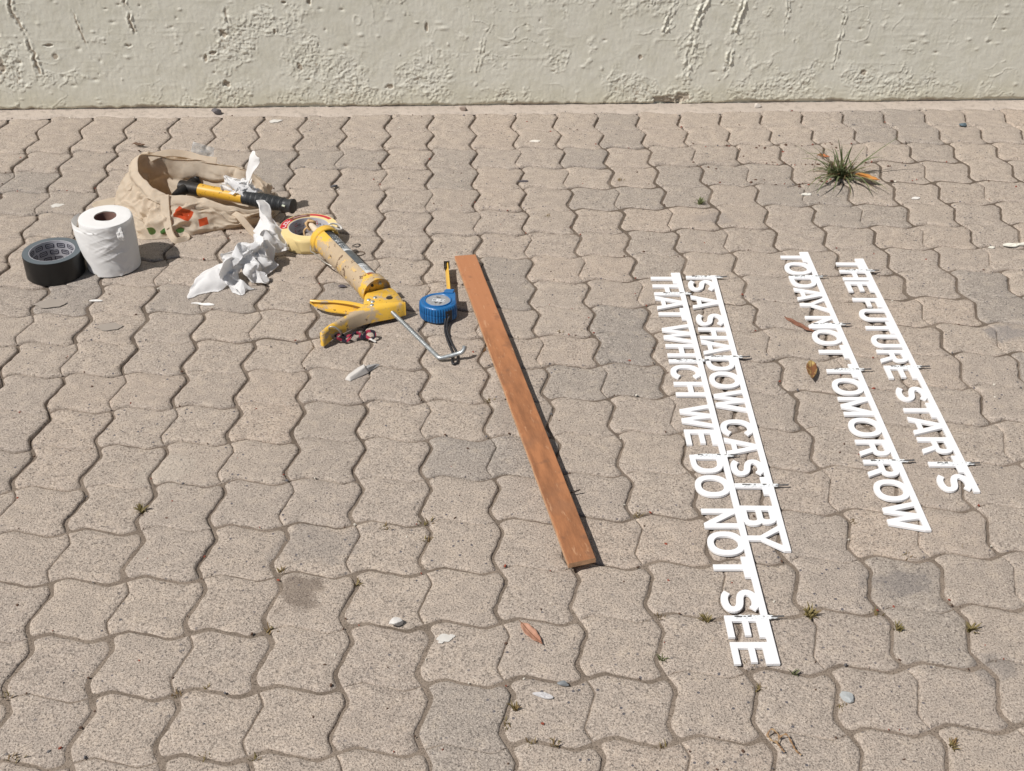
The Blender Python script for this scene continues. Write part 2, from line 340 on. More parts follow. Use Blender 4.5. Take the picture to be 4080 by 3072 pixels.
def ground():
    # fine sheet where it is seen between the pavers, coarse skirts out to a wide yard; one connected mesh
    xs = np.concatenate([[-14, -6, -3], np.arange(-1.2, 3.4, .012), [5, 8, 16]])
    ys = np.concatenate([[-16, -9, -5, -3.4], np.arange(-2.7, .075, .012), [.08, .3, 3.0]])
    X, Y = np.meshgrid(xs, ys)
    inside = (X > -1.19) & (X < 3.38) & (Y > -2.69) & (Y < .06)
    lo = fbm(X * 2.1, Y * 2.1, 3, 5); fi = fbm(X * 45, Y * 45, 3, 9)
    z = np.where(inside, -.0062 + .0030 * lo - .0020 * np.clip((X * -.55 + Y * .55 + .7), -1.1, 1.2) + .0012 * fi, -.0075)
    z = np.minimum(z, -.0022)
    ny, nx = X.shape
    v = np.stack([X, Y, z], -1).reshape(-1, 3)
    f = [(j * nx + i, j * nx + i + 1, (j + 1) * nx + i + 1, (j + 1) * nx + i) for j in range(ny - 1) for i in range(nx - 1)]
    o = mesh('ground', v.tolist(), f, SAND, smooth=True); tag(o, kind='structure')
ground()

# ------------------------------------------------------------------ setting: paving of S-edged concrete pavers
def paver_mat():
    m = M('paver_concrete', .9, spec=.25)
    rnd = m.node('ShaderNodeObjectInfo').outputs['Random']
    cloud = m.noise(5.5, 4, .6); mid = m.noise(42, 4, .6)
    base = m.ramp(rnd, [(0.0, (.425, .358, .300)), (.25, (.465, .390, .322)), (.5, (.415, .354, .302)), (.7, (.475, .388, .315)), (.88, (.365, .318, .274)), (1.0, (.310, .280, .252))])
    base = m.mix(m.ramp(cloud, [(.35, 0.0), (.7, .55)]), base, (.415, .354, .302))
    base = m.mix(m.ramp(mid, [(.40, .32), (.58, 0.0)]), base, (.265, .230, .196))
    base = m.mix(m.ramp(mid, [(.52, 0.0), (.70, .40)]), base, (.50, .42, .33))
    # worn face: sand grains and open pores
    grain = m.noise(390, 2, .7); g2 = m.noise(215, 2, .6)
    base = m.mix(m.ramp(grain, [(.37, .60), (.45, 0.0)]), base, (.120, .100, .086))
    base = m.mix(m.ramp(g2, [(.33, .60), (.39, 0.0)]), base, (.10, .086, .076))
    base = m.mix(m.ramp(m.noise(430, 2, .6), [(.56, 0.0), (.64, .50)]), base, (.68, .61, .52))
    # larger dark stone chips, more of them on some pavers
    v = m.voro(95); chip = m.math('LESS_THAN', v, .20)
    sel = m.ramp(m.voro(95, out='Color'), [(.72, 0.0), (.74, 1.0)])
    amt = m.math('MULTIPLY', m.math('MULTIPLY', chip, sel), m.ramp(m.noise(3.1, 2), [(.36, 0.0), (.56, .95)]))
    base = m.mix(amt, base, (.105, .10, .112))
    # dark stains with outlines of their own
    P = m.sep(m.pos())
    st = m.noise(24, 5, .65)
    def blot(cx, cy, rx, ry, k):
        a = m.math('DIVIDE', m.math('SUBTRACT', P[0], cx), rx); b = m.math('DIVIDE', m.math('SUBTRACT', P[1], cy), ry)
        d = m.math('ADD', m.math('SQRT', m.math('ADD', m.math('MULTIPLY', a, a), m.math('MULTIPLY', b, b))), m.math('MULTIPLY', m.math('SUBTRACT', st, .5), 2.6))
        return m.math('MULTIPLY', m.ramp(d, [(.62, 1.0), (1.02, 0.0)]), k)
    for cx, cy, rx, ry, k, col in ((.481, -1.802, .040, .045, .62, (.15, .115, .09)), (1.365, -1.815, .055, .030, .45, (.16, .15, .15)),
                                   (1.795, -1.125, .060, .030, .50, (.19, .185, .19)), (1.44, -1.985, .04, .03, .4, (.17, .16, .155)),
                                   (1.31, -.62, .05, .03, .3, (.18, .175, .18)), (.80, -1.37, .06, .05, .25, (.2, .185, .17)),
                                   (.24, -1.50, .05, .05, .25, (.52, .47, .40)), (.49, -1.69, .08, .05, .3, (.19, .18, .175))):
        base = m.mix(blot(cx, cy, rx, ry, k), base, col)
    m.color(base)
    m.bump(m.noise(60, 4, .6), .22, .003)
    m.bump(m.math('ADD', m.ramp(grain, [(.36, 0.0), (.5, 1.0)]), m.math('MULTIPLY', m.ramp(g2, [(.32, 0.0), (.44, 1.0)]), .9)), .6, .0015)
    return m.m
PAVER = paver_mat()
SHEET_Z = -.0006

def cell_geom(c, r, sides, g, tilt, cen):
    """one square of a paver. sides: (left, right, near, far) True = open joint, False = dummy groove"""
    n = 9
    rings = []
    gap = .014 + .010 * random.random() ** 1.5
    # (inset at a joint, inset at a dummy groove, z at joint, z at dummy)
    prof = ((gap, .000, -.014, -.0040), (gap * 1.02, .000, -.0056, -.0040), (gap + .010, .009, -.0030, -.0024),
            (gap + .026, .024, -.0008, -.0005), (gap + .050, .045, 0, 0), (.22, .2, .0002, .0002))
    for k, (dj, dd, zj, zd) in enumerate(prof):
        dl, dr, dn, df = (dj if s else dd for s in sides)
        # rounded rectangle in cell coordinates: s across, t towards the viewer
        ring = []
        rad = .030 + .015 * k if k < 5 else .1
        x0, x1, y0, y1 = dl, 1 - dr, df, 1 - dn
        def corner(px, py, sx, sy, joint):
            rr = rad if joint else .004
            cx, cy = px + sx * rr, py + sy * rr
            return cx, cy, rr
        sq = [((x0, y0), (1, 1), sides[0] and sides[3], math.pi, (0, 3)), ((x1, y0), (-1, 1), sides[1] and sides[3], 1.5 * math.pi, (1, 3)),
              ((x1, y1), (-1, -1), sides[1] and sides[2], 0.0, (1, 2)), ((x0, y1), (1, -1), sides[0] and sides[2], .5 * math.pi, (0, 2))]
        corners = []
        for (p, sg, jt, a0, _) in sq:
            cx, cy, rr = corner(*p, *sg, jt)
            corners.append([(cx + rr * math.cos(a0 + q * math.pi / 6), cy + rr * math.sin(a0 + q * math.pi / 6)) for q in range(4)])
        order = (3, 1, 2, 0)
        for q in range(4):
            a = corners[q]; b = corners[(q + 1) % 4]
            ring += a
            for i in range(1, n):
                t = i / n
                ring.append((a[-1][0] * (1 - t) + b[0][0] * t, a[-1][1] * (1 - t) + b[0][1] * t))
        arr = np.array(ring)
        # per vertex height: the dummy side is shallower
        s, t = arr[:, 0], arr[:, 1]
        z = np.full(len(arr), zj, float)
        for sd, dist in ((0, s - x0), (1, x1 - s), (2, y1 - t), (3, t - y0)):
            if not sides[sd]: z = np.where(dist < .03, np.maximum(z, zd) if k < 2 else zd, z)
        X, Y = grid_xy(c + s, r + t)
        if k < 5:
            J = [sides[0], sides[1], sides[2], sides[3]]
            jit = .0011 * (1.0 if k in (1, 2, 3) else .4)
            free = np.ones(len(arr))
            for sd, dist in ((0, s - x0), (1, x1 - s), (2, y1 - t), (3, t - y0)):
                if not sides[sd]: free = np.where(dist < .05, 0, free)
            X = X + free * jit * vnoise(X * 160, Y * 160, 3); Y = Y + free * jit * vnoise(X * 160, Y * 160, 8)
        z = z + SHEET_Z + tilt[0] * (X - cen[0]) + tilt[1] * (Y - cen[1]) + tilt[2] + (.0005 * vnoise(X * 26, Y * 26, 2) if k >= 3 else 0)
        rings.append(list(zip(X, Y, z)))
    N = len(rings[0]); base = len(g.v); f = []
    vs = [p for ring in rings for p in ring]
    for k in range(len(rings) - 1):
        for i in range(N):
            j = (i + 1) % N
            f.append((k * N + i, (k + 1) * N + i, (k + 1) * N + j, k * N + j))
    e = (len(rings) - 1) * N
    f.append(tuple(e + N - 1 - i for i in range(N)))
    g.add(vs, f)

paving = bpy.data.objects.new('paving', None); COL.objects.link(paving); paving.location = (.8, -1.1, 0)
tag(paving, kind='structure')
def visible(c, r):
    lo, hi = -.50 + .30 * max(0, (r * PITCH)) / 1.0, 2.42 - .52 * (r * PITCH)
    x = c * PITCH
    return lo - .36 < x < hi + .30 and r < 22
def add_paver(cells, vertical):
    g = G()
    c0, r0 = cells[0]
    cx, cy = grid_xy(np.array([c0 + (1 if len(cells) > 1 and not vertical else .5)]), np.array([r0 + (1 if len(cells) > 1 and vertical else .5)]))
    cen = (float(cx[0]), float(cy[0]))
    tilt = (random.gauss(0, .0055), random.gauss(0, .0055), random.gauss(-.0002, .0006))
    for i, (c, r) in enumerate(cells):
        sd = [True] * 4
        if len(cells) == 2:
            if vertical: sd[2 if i == 0 else 3] = False
            else: sd[1 if i == 0 else 0] = False
        cell_geom(c, r, sd, g, tilt, cen)
    # origin of each paver at its own middle
    o = mesh('paver', [(x - cen[0], y - cen[1], z) for x, y, z in g.v], g.f, PAVER, smooth=True, world=False)
    o.parent = paving; o.location = (cen[0] - paving.location.x, cen[1] - paving.location.y, 0)
n_pavers = 0
for r in range(0, 22):
    for c in range(-9, 27):
        if not visible(c, r): continue
        if r == 0: add_paver([(c, 0), (c, 1)], True); n_pavers += 1; continue
        if r == 1: continue
        k = (c - (r + 2)) % 4            # cell kind within the herringbone: 3,0 = lying pair; 1 = lower half; 2 = upper half
        if k == 3: add_paver([(c, r), (c + 1, r)], False)
        elif k == 0 and not visible(c - 1, r): add_paver([(c, r)], False)
        elif k == 2: add_paver([(c, r), (c, r + 1)], True)
        elif k == 1 and r == 2: add_paver([(c, r)], True)
        elif k == 1 and not visible(c, r - 1): add_paver([(c, r)], True)
        else: continue
        n_pavers += 1
print('pavers', n_pavers)

# ------------------------------------------------------------------ setting: mortar strip at the foot of the wall
def mortar():
    m = M('mortar', .92, spec=.25)
    c = m.mix(m.noise(14, 4), (.40, .345, .295), (.50, .435, .375))
    c = m.mix(m.ramp(m.noise(60, 4), [(.34, .6), (.48, 0.0)]), c, (.30, .26, .22))
    c = m.mix(m.ramp(m.noise(330, 3), [(.3, .6), (.45, 0.0)]), c, (.2, .17, .15))
    m.color(c); m.bump(m.noise(70, 4), .5, .004); m.bump(m.noise(330, 3), .5, .0014)
    nx = 500; rows = 9; v = []; f = []
    xs = np.linspace(-1.15, 3.3, nx)
    edge = .006 + .014 * fbm(xs * 6, xs * 0, 3, 21) + .008 * fbm(xs * 34, xs * 0, 3, 22)
    # follows the paver edges loosely and laps over them here and there
    edge = edge + .5 * PITCH * wave((xs / PITCH) % 1.0)
    for j in range(rows):
        t = j / (rows - 1)
        y = .0585 * (1 - t) + edge * t
        z = (.0042 - .0030 * t - (.0046 if j == rows - 1 else 0)) + .0012 * fbm(xs * 18, xs * 0 + t * 3, 3, 30)
        v += list(zip(xs, y, z))
    for j in range(rows - 1):
        for i in range(nx - 1):
            f.append((j * nx + i, (j + 1) * nx + i, (j + 1) * nx + i + 1, j * nx + i + 1))
    tag(mesh('mortar_strip', v, f, m.m, smooth=True), kind='structure')
mortar()

# ------------------------------------------------------------------ the plastered wall
def wall():
    m = M('wall_paint', .62, spec=.35)
    tint = m.mix(m.noise(3.2, 4), (.655, .642, .558), (.705, .690, .605))
    P = m.sep(m.pos())
    tint = m.mix(m.ramp(m.noise(24, 4), [(.38, .25), (.55, 0.0)]), tint, (.53, .51, .40))
    low = m.ramp(m.math('ADD', P[2], m.math('MULTIPLY', m.math('SUBTRACT', m.noise(17, 4), .5), .10)), [(.0, .55), (.07, 0.0)])
    tint = m.mix(low, tint, (.52, .49, .36))
    att = m.node('ShaderNodeAttribute', attribute_name='wear').outputs['Fac']
    c = m.mix(m.ramp(att, [(.35, 0.0), (.75, 1.0)]), tint, m.mix(m.noise(160, 3), (.36, .305, .24), (.48, .425, .34)))
    m.color(c)
    m.bump(m.noise(95, 5, .6), .22, .004); m.bump(m.noise(500, 2), .12, .001)
    WALL = m.m
    w = root('wall', (.9, .16, 0), 'cream painted plaster wall with cracked blistered paint behind the paving', 'wall')
    # seen face: dense relief
    xs = np.arange(-.85, 2.75, .0022); zs = np.arange(-.012, .345, .0022)
    X, Z = np.meshgrid(xs, zs)
    Xw = X + .010 * fbm(X * 22, Z * 22, 3, 40); Zw = Z + .010 * fbm(X * 22, Z * 22, 3, 44)
    h = .0014 * fbm(X * 7, Z * 7, 3, 50) + .00035 * fbm(X * 60, Z * 60, 3, 52)
    wear = np.zeros_like(h)
    # fields of lumpy old filler and blistered paint
    patch = .10 * np.ones_like(X)
    for cx, cz, rx, rz, a in ((-.43, .12, .05, .06, .7), (-.33, .085, .10, .025, .6), (.155, .185, .045, .045, .9), (.26, .235, .075, .05, .55), (.33, .16, .05, .04, .5), (.37, .115, .08, .05, .75),
                              (.13, .035, .05, .03, .8), (.05, .012, .10, .014, .6), (.40, .030, .12, .03, .6), (.46, .07, .07, .05, .55), (.61, .09, .05, .05, .7), (.70, .075, .05, .05, .65), (.56, .30, .05, .03, .5),
                              (1.00, .30, .10, .02, .5), (1.20, .045, .07, .045, .8), (1.31, .02, .09, .028, .9), (1.36, .13, .035, .08, .6), (1.48, .28, .06, .03, .5), (1.56, .04, .09, .035, .8), (1.68, .075, .05, .05, .6),
                              (1.82, .075, .05, .04, .8), (1.95, .055, .09, .035, .7), (1.25, .29, .10, .03, .5), (2.08, .05, .05, .03, .5), (.85, .03, .10, .03, .4), (.80, .13, .04, .04, .4), (.99, .13, .05, .03, .4)):
        patch = patch + a * np.exp(-((X - cx) / rx) ** 2 - ((Z - cz) / rz) ** 2)
    patch = patch + .55 * fbm(X * 26, Z * 26, 4, 60) + .18 * np.clip((.05 - Z) / .05, 0, 1)
    pm = np.clip((patch - .22) / .45, 0, 1)
    lump = .4 * fbm(Xw * 110, Zw * 120, 3, 62) + .85 * fbm(X * 230, Z * 170, 2, 63)
    ridge = np.clip(1 - np.abs(fbm(Xw * 70, Zw * 80, 3, 66)) * 5.0, 0, 1)
    flake = np.floor((fbm(Xw * 50, Zw * 60, 3, 68) + 1) * 4) / 4 - 1
    edge_ = np.clip(1 - np.abs(patch - .42) / .07, 0, 1) * np.clip(.4 + fbm(X * 60, Z * 60, 2, 64) * 1.6, 0, 1)
    h += pm * (.0012 * lump + .0016 * ridge + .0012 * flake) + .0014 * edge_
    wear = np.maximum(wear, np.clip((patch - .62) / .3, 0, 1) * np.clip(-lump * 2.6 - .25, 0, .7))
    # scattered thin scratches and drips under the paint
    scr = np.clip(1 - np.abs(fbm(Xw * 16, Zw * 26, 2, 75)) * 26, 0, 1) * np.clip(fbm(X * 7, Z * 7, 2, 76) * 3 - .3, 0, 1)
    h += .0014 * scr + .00022 * vnoise(X * 190, Z * 60, 77)
    # horizontal trowel marks and sags
    tro = fbm(X * 9, Z * 90, 2, 70)
    h += .0009 * np.clip(tro - .25, 0, 1) * (fbm(X * 4, Z * 4, 2, 72) > 0)
    # blown cracks with lifted edges
    def crack(pts, wid, amp, dep, seed):
        nonlocal h, wear
        zz = np.array([p[1] for p in pts])[::-1]; xx = np.array([p[0] for p in pts])[::-1]
        cx = np.interp(Z, zz, xx) + .006 * fbm(Z * 40, Z * 0 + seed, 3, seed) + .003 * fbm(Z * 140, Z * 0, 2, seed + 1)
        on = (Z > zz[0]) & (Z < zz[-1])
        br = np.clip(fbm(Z * 26, X * 0 + seed, 2, seed + 5) * 2.2 + .75, 0, 1) * on
        d = (X - cx); e = np.exp(-(d / wid) ** 2); lip = np.exp(-((np.abs(d) - wid * 1.5) / (wid * .8)) ** 2)
        k = .55 + 1.5 * fbm(X * 110, Z * 110, 2, seed + 7)
        h += br * (.85 * amp * lip * k - .8 * dep * e); wear = np.maximum(wear, br * e * (dep > .0015))
    crack([(-.392, .40), (-.385, .27), (-.36, .21), (-.355, .17), (-.345, .10)], .0042, .0040, .0035, 81)
    crack([(-.10, .40), (-.092, .24), (-.085, .17)], .0036, .0040, .0026, 82)
    crack([(.15, .40), (.152, .28), (.148, .22)], .0032, .0036, .0030, 83)
    crack([(-.235, .27), (-.215, .19), (-.20, .14)], .0028, .0024, .0016, 84)
    crack([(.555, .40), (.60, .30), (.61, .25)], .0036, .0034, .0010, 85)
    crack([(.68, .22), (.665, .15), (.66, .10)], .0026, .0024, .0004, 86)
    crack([(1.475, .40), (1.485, .30), (1.465, .20), (1.46, .10), (1.445, .07)], .0040, .0058, .0010, 87)
    crack([(1.385, .29), (1.365, .24), (1.355, .15), (1.35, .06)], .0046, .0050, .0008, 88)
    crack([(1.315, .30), (1.285, .22), (1.262, .17)], .0040, .0050, .0008, 89)
    crack([(1.60, .40), (1.60, .22), (1.61, .17)], .0022, .0034, .0006, 90)
    crack([(1.75, .40), (1.755, .24), (1.745, .10)], .0026, .0036, .0008, 91)
    crack([(2.165, .24), (2.155, .20)], .0024, .0020, .0015, 92)
    crack([(2.18, .08), (2.165, .03)], .0022, .0018, .0012, 93)
    crack([(.84, .26), (.80, .16), (.79, .10)], .0030, .0020, .0002, 94)
    # knocks and holes
    def hole(x, z, rx, rz, dep, seed):
        nonlocal h, wear
        rx, rz = rx * .8, rz * .8
        d = np.sqrt(((X - x) / rx) ** 2 + ((Z - z) / rz) ** 2) + .95 * fbm(X * 90, Z * 90, 3, seed)
        k = np.clip((1.0 - d) / .35, 0, 1); rim = np.exp(-((d - 1.25) / .25) ** 2)
        h -= .8 * dep * k; h += .0006 * rim; wear = np.maximum(wear, k * .95)
    for q in ((.140, .205, .013, .016, .0060, 1), (.128, .070, .011, .011, .0060, 2), (.365, .285, .007, .014, .0045, 3), (-.31, .178, .016, .0045, .0040, 4),
              (-.11, .178, .012, .007, .0035, 5), (.105, .155, .012, .007, .0035, 6), (.085, .140, .006, .011, .0030, 7), (.30, .285, .007, .007, .0040, 8),
              (-.30, .150, .015, .010, .0020, 9), (.325, .115, .010, .013, .0022, 10), (-.43, .21, .008, .009, .003, 11), (1.30, .012, .05, .018, .0060, 12),
              (.56, .06, .012, .008, .003, 13), (.66, .215, .006, .016, .003, 14), (-.44, .12, .016, .014, .003, 15), (.27, .21, .006, .010, .003, 16),
              (1.225, .135, .007, .007, .002, 17), (1.83, .085, .012, .012, .003, 18), (1.34, .02, .04, .016, .005, 19)):
        hole(*q)
    pr = np.random.default_rng(5)
    for i in range(150):
        x, z = pr.uniform(-.6, 2.5), pr.uniform(.02, .33); s = pr.uniform(.0022, .0050)
        el = pr.uniform(.6, 2.6)
        sl = (np.abs(X[0] - x) < .03); 
        i0, i1 = np.searchsorted(xs, x - .03), np.searchsorted(xs, x + .03); j0, j1 = np.searchsorted(zs, z - .03), np.searchsorted(zs, z + .03)
        d = np.sqrt(((X[j0:j1, i0:i1] - x) / (s * el)) ** 2 + ((Z[j0:j1, i0:i1] - z) / s) ** 2)
        b = np.exp(-d ** 2) * pr.choice([.0022, .0016, -.0024])
        h[j0:j1, i0:i1] += b
        if b.min() < -.0015: wear[j0:j1, i0:i1] = np.maximum(wear[j0:j1, i0:i1], np.clip(1.1 - d, 0, 1) * pr.choice([0, .9]))
    # ragged foot of the plaster
    foot = .012 + .010 * fbm(X * 8, Z * 0, 3, 97) + .006 * fbm(X * 45, Z * 0, 3, 98)
    k = np.clip((foot - Z) / .006, 0, 1); h -= .0055 * k; wear = np.maximum(wear, k * np.clip(.6 + fbm(X * 9, Z * 9, 2, 99), 0, .9))
    # fade the relief out at the rim of the panel
    fade = np.clip((X + .85) / .05, 0, 1) * np.clip((2.75 - X) / .05, 0, 1) * np.clip((.345 - Z) / .02, 0, 1)
    h = h * fade
    ny, nx = X.shape
    v = np.stack([X, .055 - h, Z], -1).reshape(-1, 3)
    idx = np.arange(ny * nx).reshape(ny, nx)
    f = np.stack([idx[:-1, :-1], idx[:-1, 1:], idx[1:, 1:], idx[1:, :-1]], -1).reshape(-1, 4)
    me = bpy.data.meshes.new('plaster')
    me.vertices.add(len(v)); me.loops.add(len(f) * 4); me.polygons.add(len(f))
    me.vertices.foreach_set('co', (v - np.array([.9, .16, 0])).astype(np.float32).ravel())
    me.loops.foreach_set('vertex_index', f.astype(np.int32).ravel())
    me.polygons.foreach_set('loop_start', np.arange(0, len(f) * 4, 4, dtype=np.int32))
    me.polygons.foreach_set('use_smooth', np.ones(len(f), dtype=bool))
    me.update(calc_edges=True); me.validate()
    a = me.attributes.new('wear', 'FLOAT', 'POINT'); a.data.foreach_set('value', np.clip(wear, 0, 1).astype(np.float32).ravel())
    me.materials.append(WALL)
    o = bpy.data.objects.new('plaster', me); COL.objects.link(o); o.parent = w
    bv, bf = box(-9, 11, .064, .27, -.05, 2.6)
    mesh('masonry', bv, bf, WALL, w)
    cv, cf = box(-9, 11, .050, .284, 2.6, 2.66)
    mesh('coping', cv, cf, WALL, w)
wall()

# ------------------------------------------------------------------ the four cut-out letter signs
def sign_mat():
    m = M('white_board', .42, spec=.4)
    m.color(m.mix(m.noise(30, 4), (.80, .80, .81), (.84, .84, .85)))
    m.bump(m.noise(900, 2), .05, .0004); return m.m
WHITE = sign_mat()
GLUE = plain('white_glue', (.80, .82, .82), .35, var=.06, nscale=300, bump=.3, bscale=500)
STEEL = plain('bare_steel', (.30, .29, .28), .42, metal=.85, var=.25, nscale=250)
LH, LS, LB = .0535, .0111, .0094      # letter height, upright and crossbar strokes

def arc(cx, cy, rx, ry, a0, a1, n=14, p=1.0):
    out = []
    for i in range(n + 1):
        a = math.radians(a0 + (a1 - a0) * i / n); c, s = math.cos(a), math.sin(a)
        out.append((cx + rx * math.copysign(abs(c) ** p, c), cy + ry * math.copysign(abs(s) ** p, s)))
    return out
def stroke(path, t):
    """closed outline round a centre line"""
    L = []; Rr = []
    for i, p in enumerate(path):
        a = path[max(i - 1, 0)]; b = path[min(i + 1, len(path) - 1)]
        d = math.hypot(b[0] - a[0], b[1] - a[1]); nx, ny = -(b[1] - a[1]) / d, (b[0] - a[0]) / d
        L.append((p[0] + nx * t / 2, p[1] + ny * t / 2)); Rr.append((p[0] - nx * t / 2, p[1] - ny * t / 2))
    return L + Rr[::-1]

def glyph(ch, w):
    h, s, b = LH, LS, LB; ov = .0022
    if ch == 'I': return [[(0, 0), (s, 0), (s, h), (0, h)]]
    if ch == 'T': x = (w - s) / 2; return [[(x, 0), (x + s, 0), (x + s, h - b), (w, h - b), (w, h), (0, h), (0, h - b), (x, h - b)]]
    if ch == 'H':
        y0, y1 = h * .45, h * .45 + b
        return [[(0, 0), (s, 0), (s, y0), (w - s, y0), (w - s, 0), (w, 0), (w, h), (w - s, h), (w - s, y1), (s, y1), (s, h), (0, h)]]
    if ch in 'EF':
        y0 = h * .45; y1 = y0 + b * .95
        up = [(s, y0), (w * .92, y0), (w * .92, y1), (s, y1), (s, h - b), (w, h - b), (w, h), (0, h)]
        return [[(0, 0), (w, 0), (w, b), (s, b)] + up] if ch == 'E' else [[(0, 0), (s, 0)] + up]
    if ch == 'A':
        a = s * 1.12; top = .0070; c = w / 2; y0, y1 = h * .20, h * .20 + b * .9
        L = lambda y: (c - top) * y / h                  # outer left edge
        Li = lambda y: a + (c - a) * y / (h * .90)      # inner left edge
        return [[(0, 0), (a, 0), (Li(y0), y0), (w - Li(y0), y0), (w - a, 0), (w, 0), (c + top, h), (c - top, h)],
                [(Li(y1), y1), (w - Li(y1), y1), (c, h * .80)]]
    if ch == 'W':
        bw = w * .215; f = s * 1.05; c = w / 2; u = .0105
        return [[(bw, 0), (bw + f, 0), (c, h * .60), (w - bw - f, 0), (w - bw, 0), (w, h), (w - u, h), (w - bw - f * .58, h * .33),
                 (c + .0058, h), (c - .0058, h), (bw + f * .58, h * .33), (u, h), (0, h)]]
    if ch == 'M':
        c = w / 2; f = .0052; k = .0105
        return [[(0, 0), (k, 0), (k, h * .62), (c - f, 0), (c + f, 0), (w - k, h * .62), (w - k, 0), (w, 0), (w, h), (w - .0115, h), (c, h * .32), (.0115, h), (0, h)]]
    if ch == 'N':
        k = s * .95
        return [[(0, 0), (k, 0), (k, h * .66), (w - k * 1.08, 0), (w, 0), (w, h), (w - k, h), (w - k, h * .34), (k * 1.08, h), (0, h)]]
    if ch == 'Y':
        c = w / 2; a = .0125
        return [[(c - s / 2, 0), (c + s / 2, 0), (c + s / 2, h * .40), (w, h), (w - a, h), (c, h * .53), (a, h), (0, h), (c - s / 2, h * .40)]]
    if ch == 'O':
        hh = h + ov
        return [arc(w / 2, hh / 2 - .0006, w / 2, hh / 2 + .0006, 0, 360 - 9, 39, .88), arc(w / 2, hh / 2 - .0006, w / 2 - s, hh / 2 - LB, 0, 360 - 9, 39, .88)]
    if ch == 'D':
        r = w * .62
        return [[(0, 0)] + arc(w - r, h / 2, r, h / 2, -90, 90, 18, .82) + [(0, h)],
                [(s, b)] + arc(w - r, h / 2, r - s, h / 2 - b, -90, 90, 18, .82) + [(s, h - b)]]
    if ch == 'C':
        hh = h + ov; cy = hh / 2 - .0006
        path = arc(w / 2, cy, w / 2 - s / 2, hh / 2 - LB / 2, 34, 326, 34, .88)
        return [stroke(path, s * .98)]
    if ch == 'U':
        r = w / 2
        return [[(0, h)] + [(0, r * .95)] + arc(r, r * .95, r, r * .95 + .0006, 180, 360, 18, .9) + [(w, h), (w - s, h)] +
                arc(r, r * .95, r - s, r * .95 - b, 360, 180, 18, .9) + [(s, h)]]
    if ch == 'S':
        hh = h + ov; t = s * .96; rx = w / 2 - t / 2; ry = (hh - t) / 4; c = w / 2
        path = arc(c, hh - t / 2 - ry, rx * .97, ry, 22, 180, 13, .9) + arc(c, hh - t / 2 - ry, rx * .97, ry, 180, 262, 6, .95)[1:] \
            + arc(c, t / 2 + ry, rx, ry, 82, 0, 6, .95) + arc(c, t / 2 + ry, rx, ry, 0, -158, 13, .9)[1:]
        # relax the middle
        for _ in range(3): path = [path[0]] + [tuple((path[i - 1][k] + 2 * path[i][k] + path[i + 1][k]) / 4 for k in (0, 1)) for i in range(1, len(path) - 1)] + [path[-1]]
        return [stroke(path, t)]
    if ch == 'R':
        m = h * .42; r = (h - m) / 2; bw = w * .96
        return [[(0, 0), (s, 0), (s, m), (w * .50, m), (w - s * 1.12, 0), (w, 0), (w * .74, m * 1.06)] + arc(bw - r, m + r, r, r, -62, 90, 12, .92) + [(0, h)],
                [(s, m + b * .92)] + arc(bw - r, m + r, r - s * .98, r - b * .95, -90, 90, 12, .9) + [(s, h - b)]]
    if ch == 'B':
        m = h * .53; r1 = (h - m + b / 2) / 2; r2 = (m + b / 2) / 2; y1 = h - r1; y2 = r2; bw = w * .93
        return [[(0, 0)] + arc(w - r2, y2, r2, r2, -90, 44, 12, .92) + arc(bw - r1, y1, r1, r1, -39, 90, 12, .92) + [(0, h)],
                [(s, b)] + arc(w - r2, y2, r2 - s, r2 - b, -90, 90, 10, .9) + [(s, 2 * r2 - b)],
                [(s, h - 2 * r1 + b)] + arc(bw - r1, y1, r1 - s, r1 - b, -90, 90, 10, .9) + [(s, h - b)]]

def sign(loc, deg, length, letters, pins, label, zrot=0.0, z0=.0008):
    H = .063
    t = root('letter_sign', (loc[0], loc[1], z0), label, 'sign', 'white cut-out letter signs laid out on the paving', rz=math.radians(deg))
    TH = .0042
    for ch, s0, w in letters:
        v, f = prism(glyph(ch, w), 0, TH, .0004)
        mesh('letter', [(x + s0, y - H, z) for x, y, z in v], f, WHITE, t, world=False)
    v, f = prism([[(0, LH - H - .0006), (length, LH - H - .0006), (length, 0), (0, 0)]], -.0001, TH + .0003, .0004)
    mesh('bar', v, f, WHITE, t, world=False)
    for p, over, back in pins:
        ya, yb = -H + .012 + back, over
        j = random.uniform(-.0012, .0012)
        path = [(p + j + .0006 * math.sin(i * 1.3), ya + (yb - ya) * i / 8, TH + .0019) for i in range(9)]
        v, f = tube(path, .00145, 8); mesh('rod', v, f, STEEL, t, world=False)
        g = G()
        n = 30
        for sd in (-1, 1, 0):
            a0 = -H + .006 + back + random.uniform(0, .004) if sd else -H + .016 + back
            a1 = .006 + random.uniform(0, .008) if sd else .010
            pa = []; rr = []
            for i in range(n):
                u = i / (n - 1)
                pa.append((p + j + sd * .0019 + .0005 * math.sin(i * 2.1 + sd), a0 + (a1 - a0) * u, TH + (.0006 if sd else .0022)))
                rr.append((.0017 if sd else .0016) * (1 + .35 * random.uniform(-1, 1)) * min(1, 6 * u + .3, 6 * (1 - u) + .3))
            if sd == 0:        # broken skin of glue on top of the rod
                cut = random.randrange(5, n - 8); segs = [(0, cut), (cut + 2, n)]
            else: segs = [(0, n)]
            for a, b in segs:
                if b - a > 3: g.add(*tube(pa[a:b], rr[a:b], 7))
        g.obj('glue_bead', GLUE, t, world=False, smooth=True)
    return t

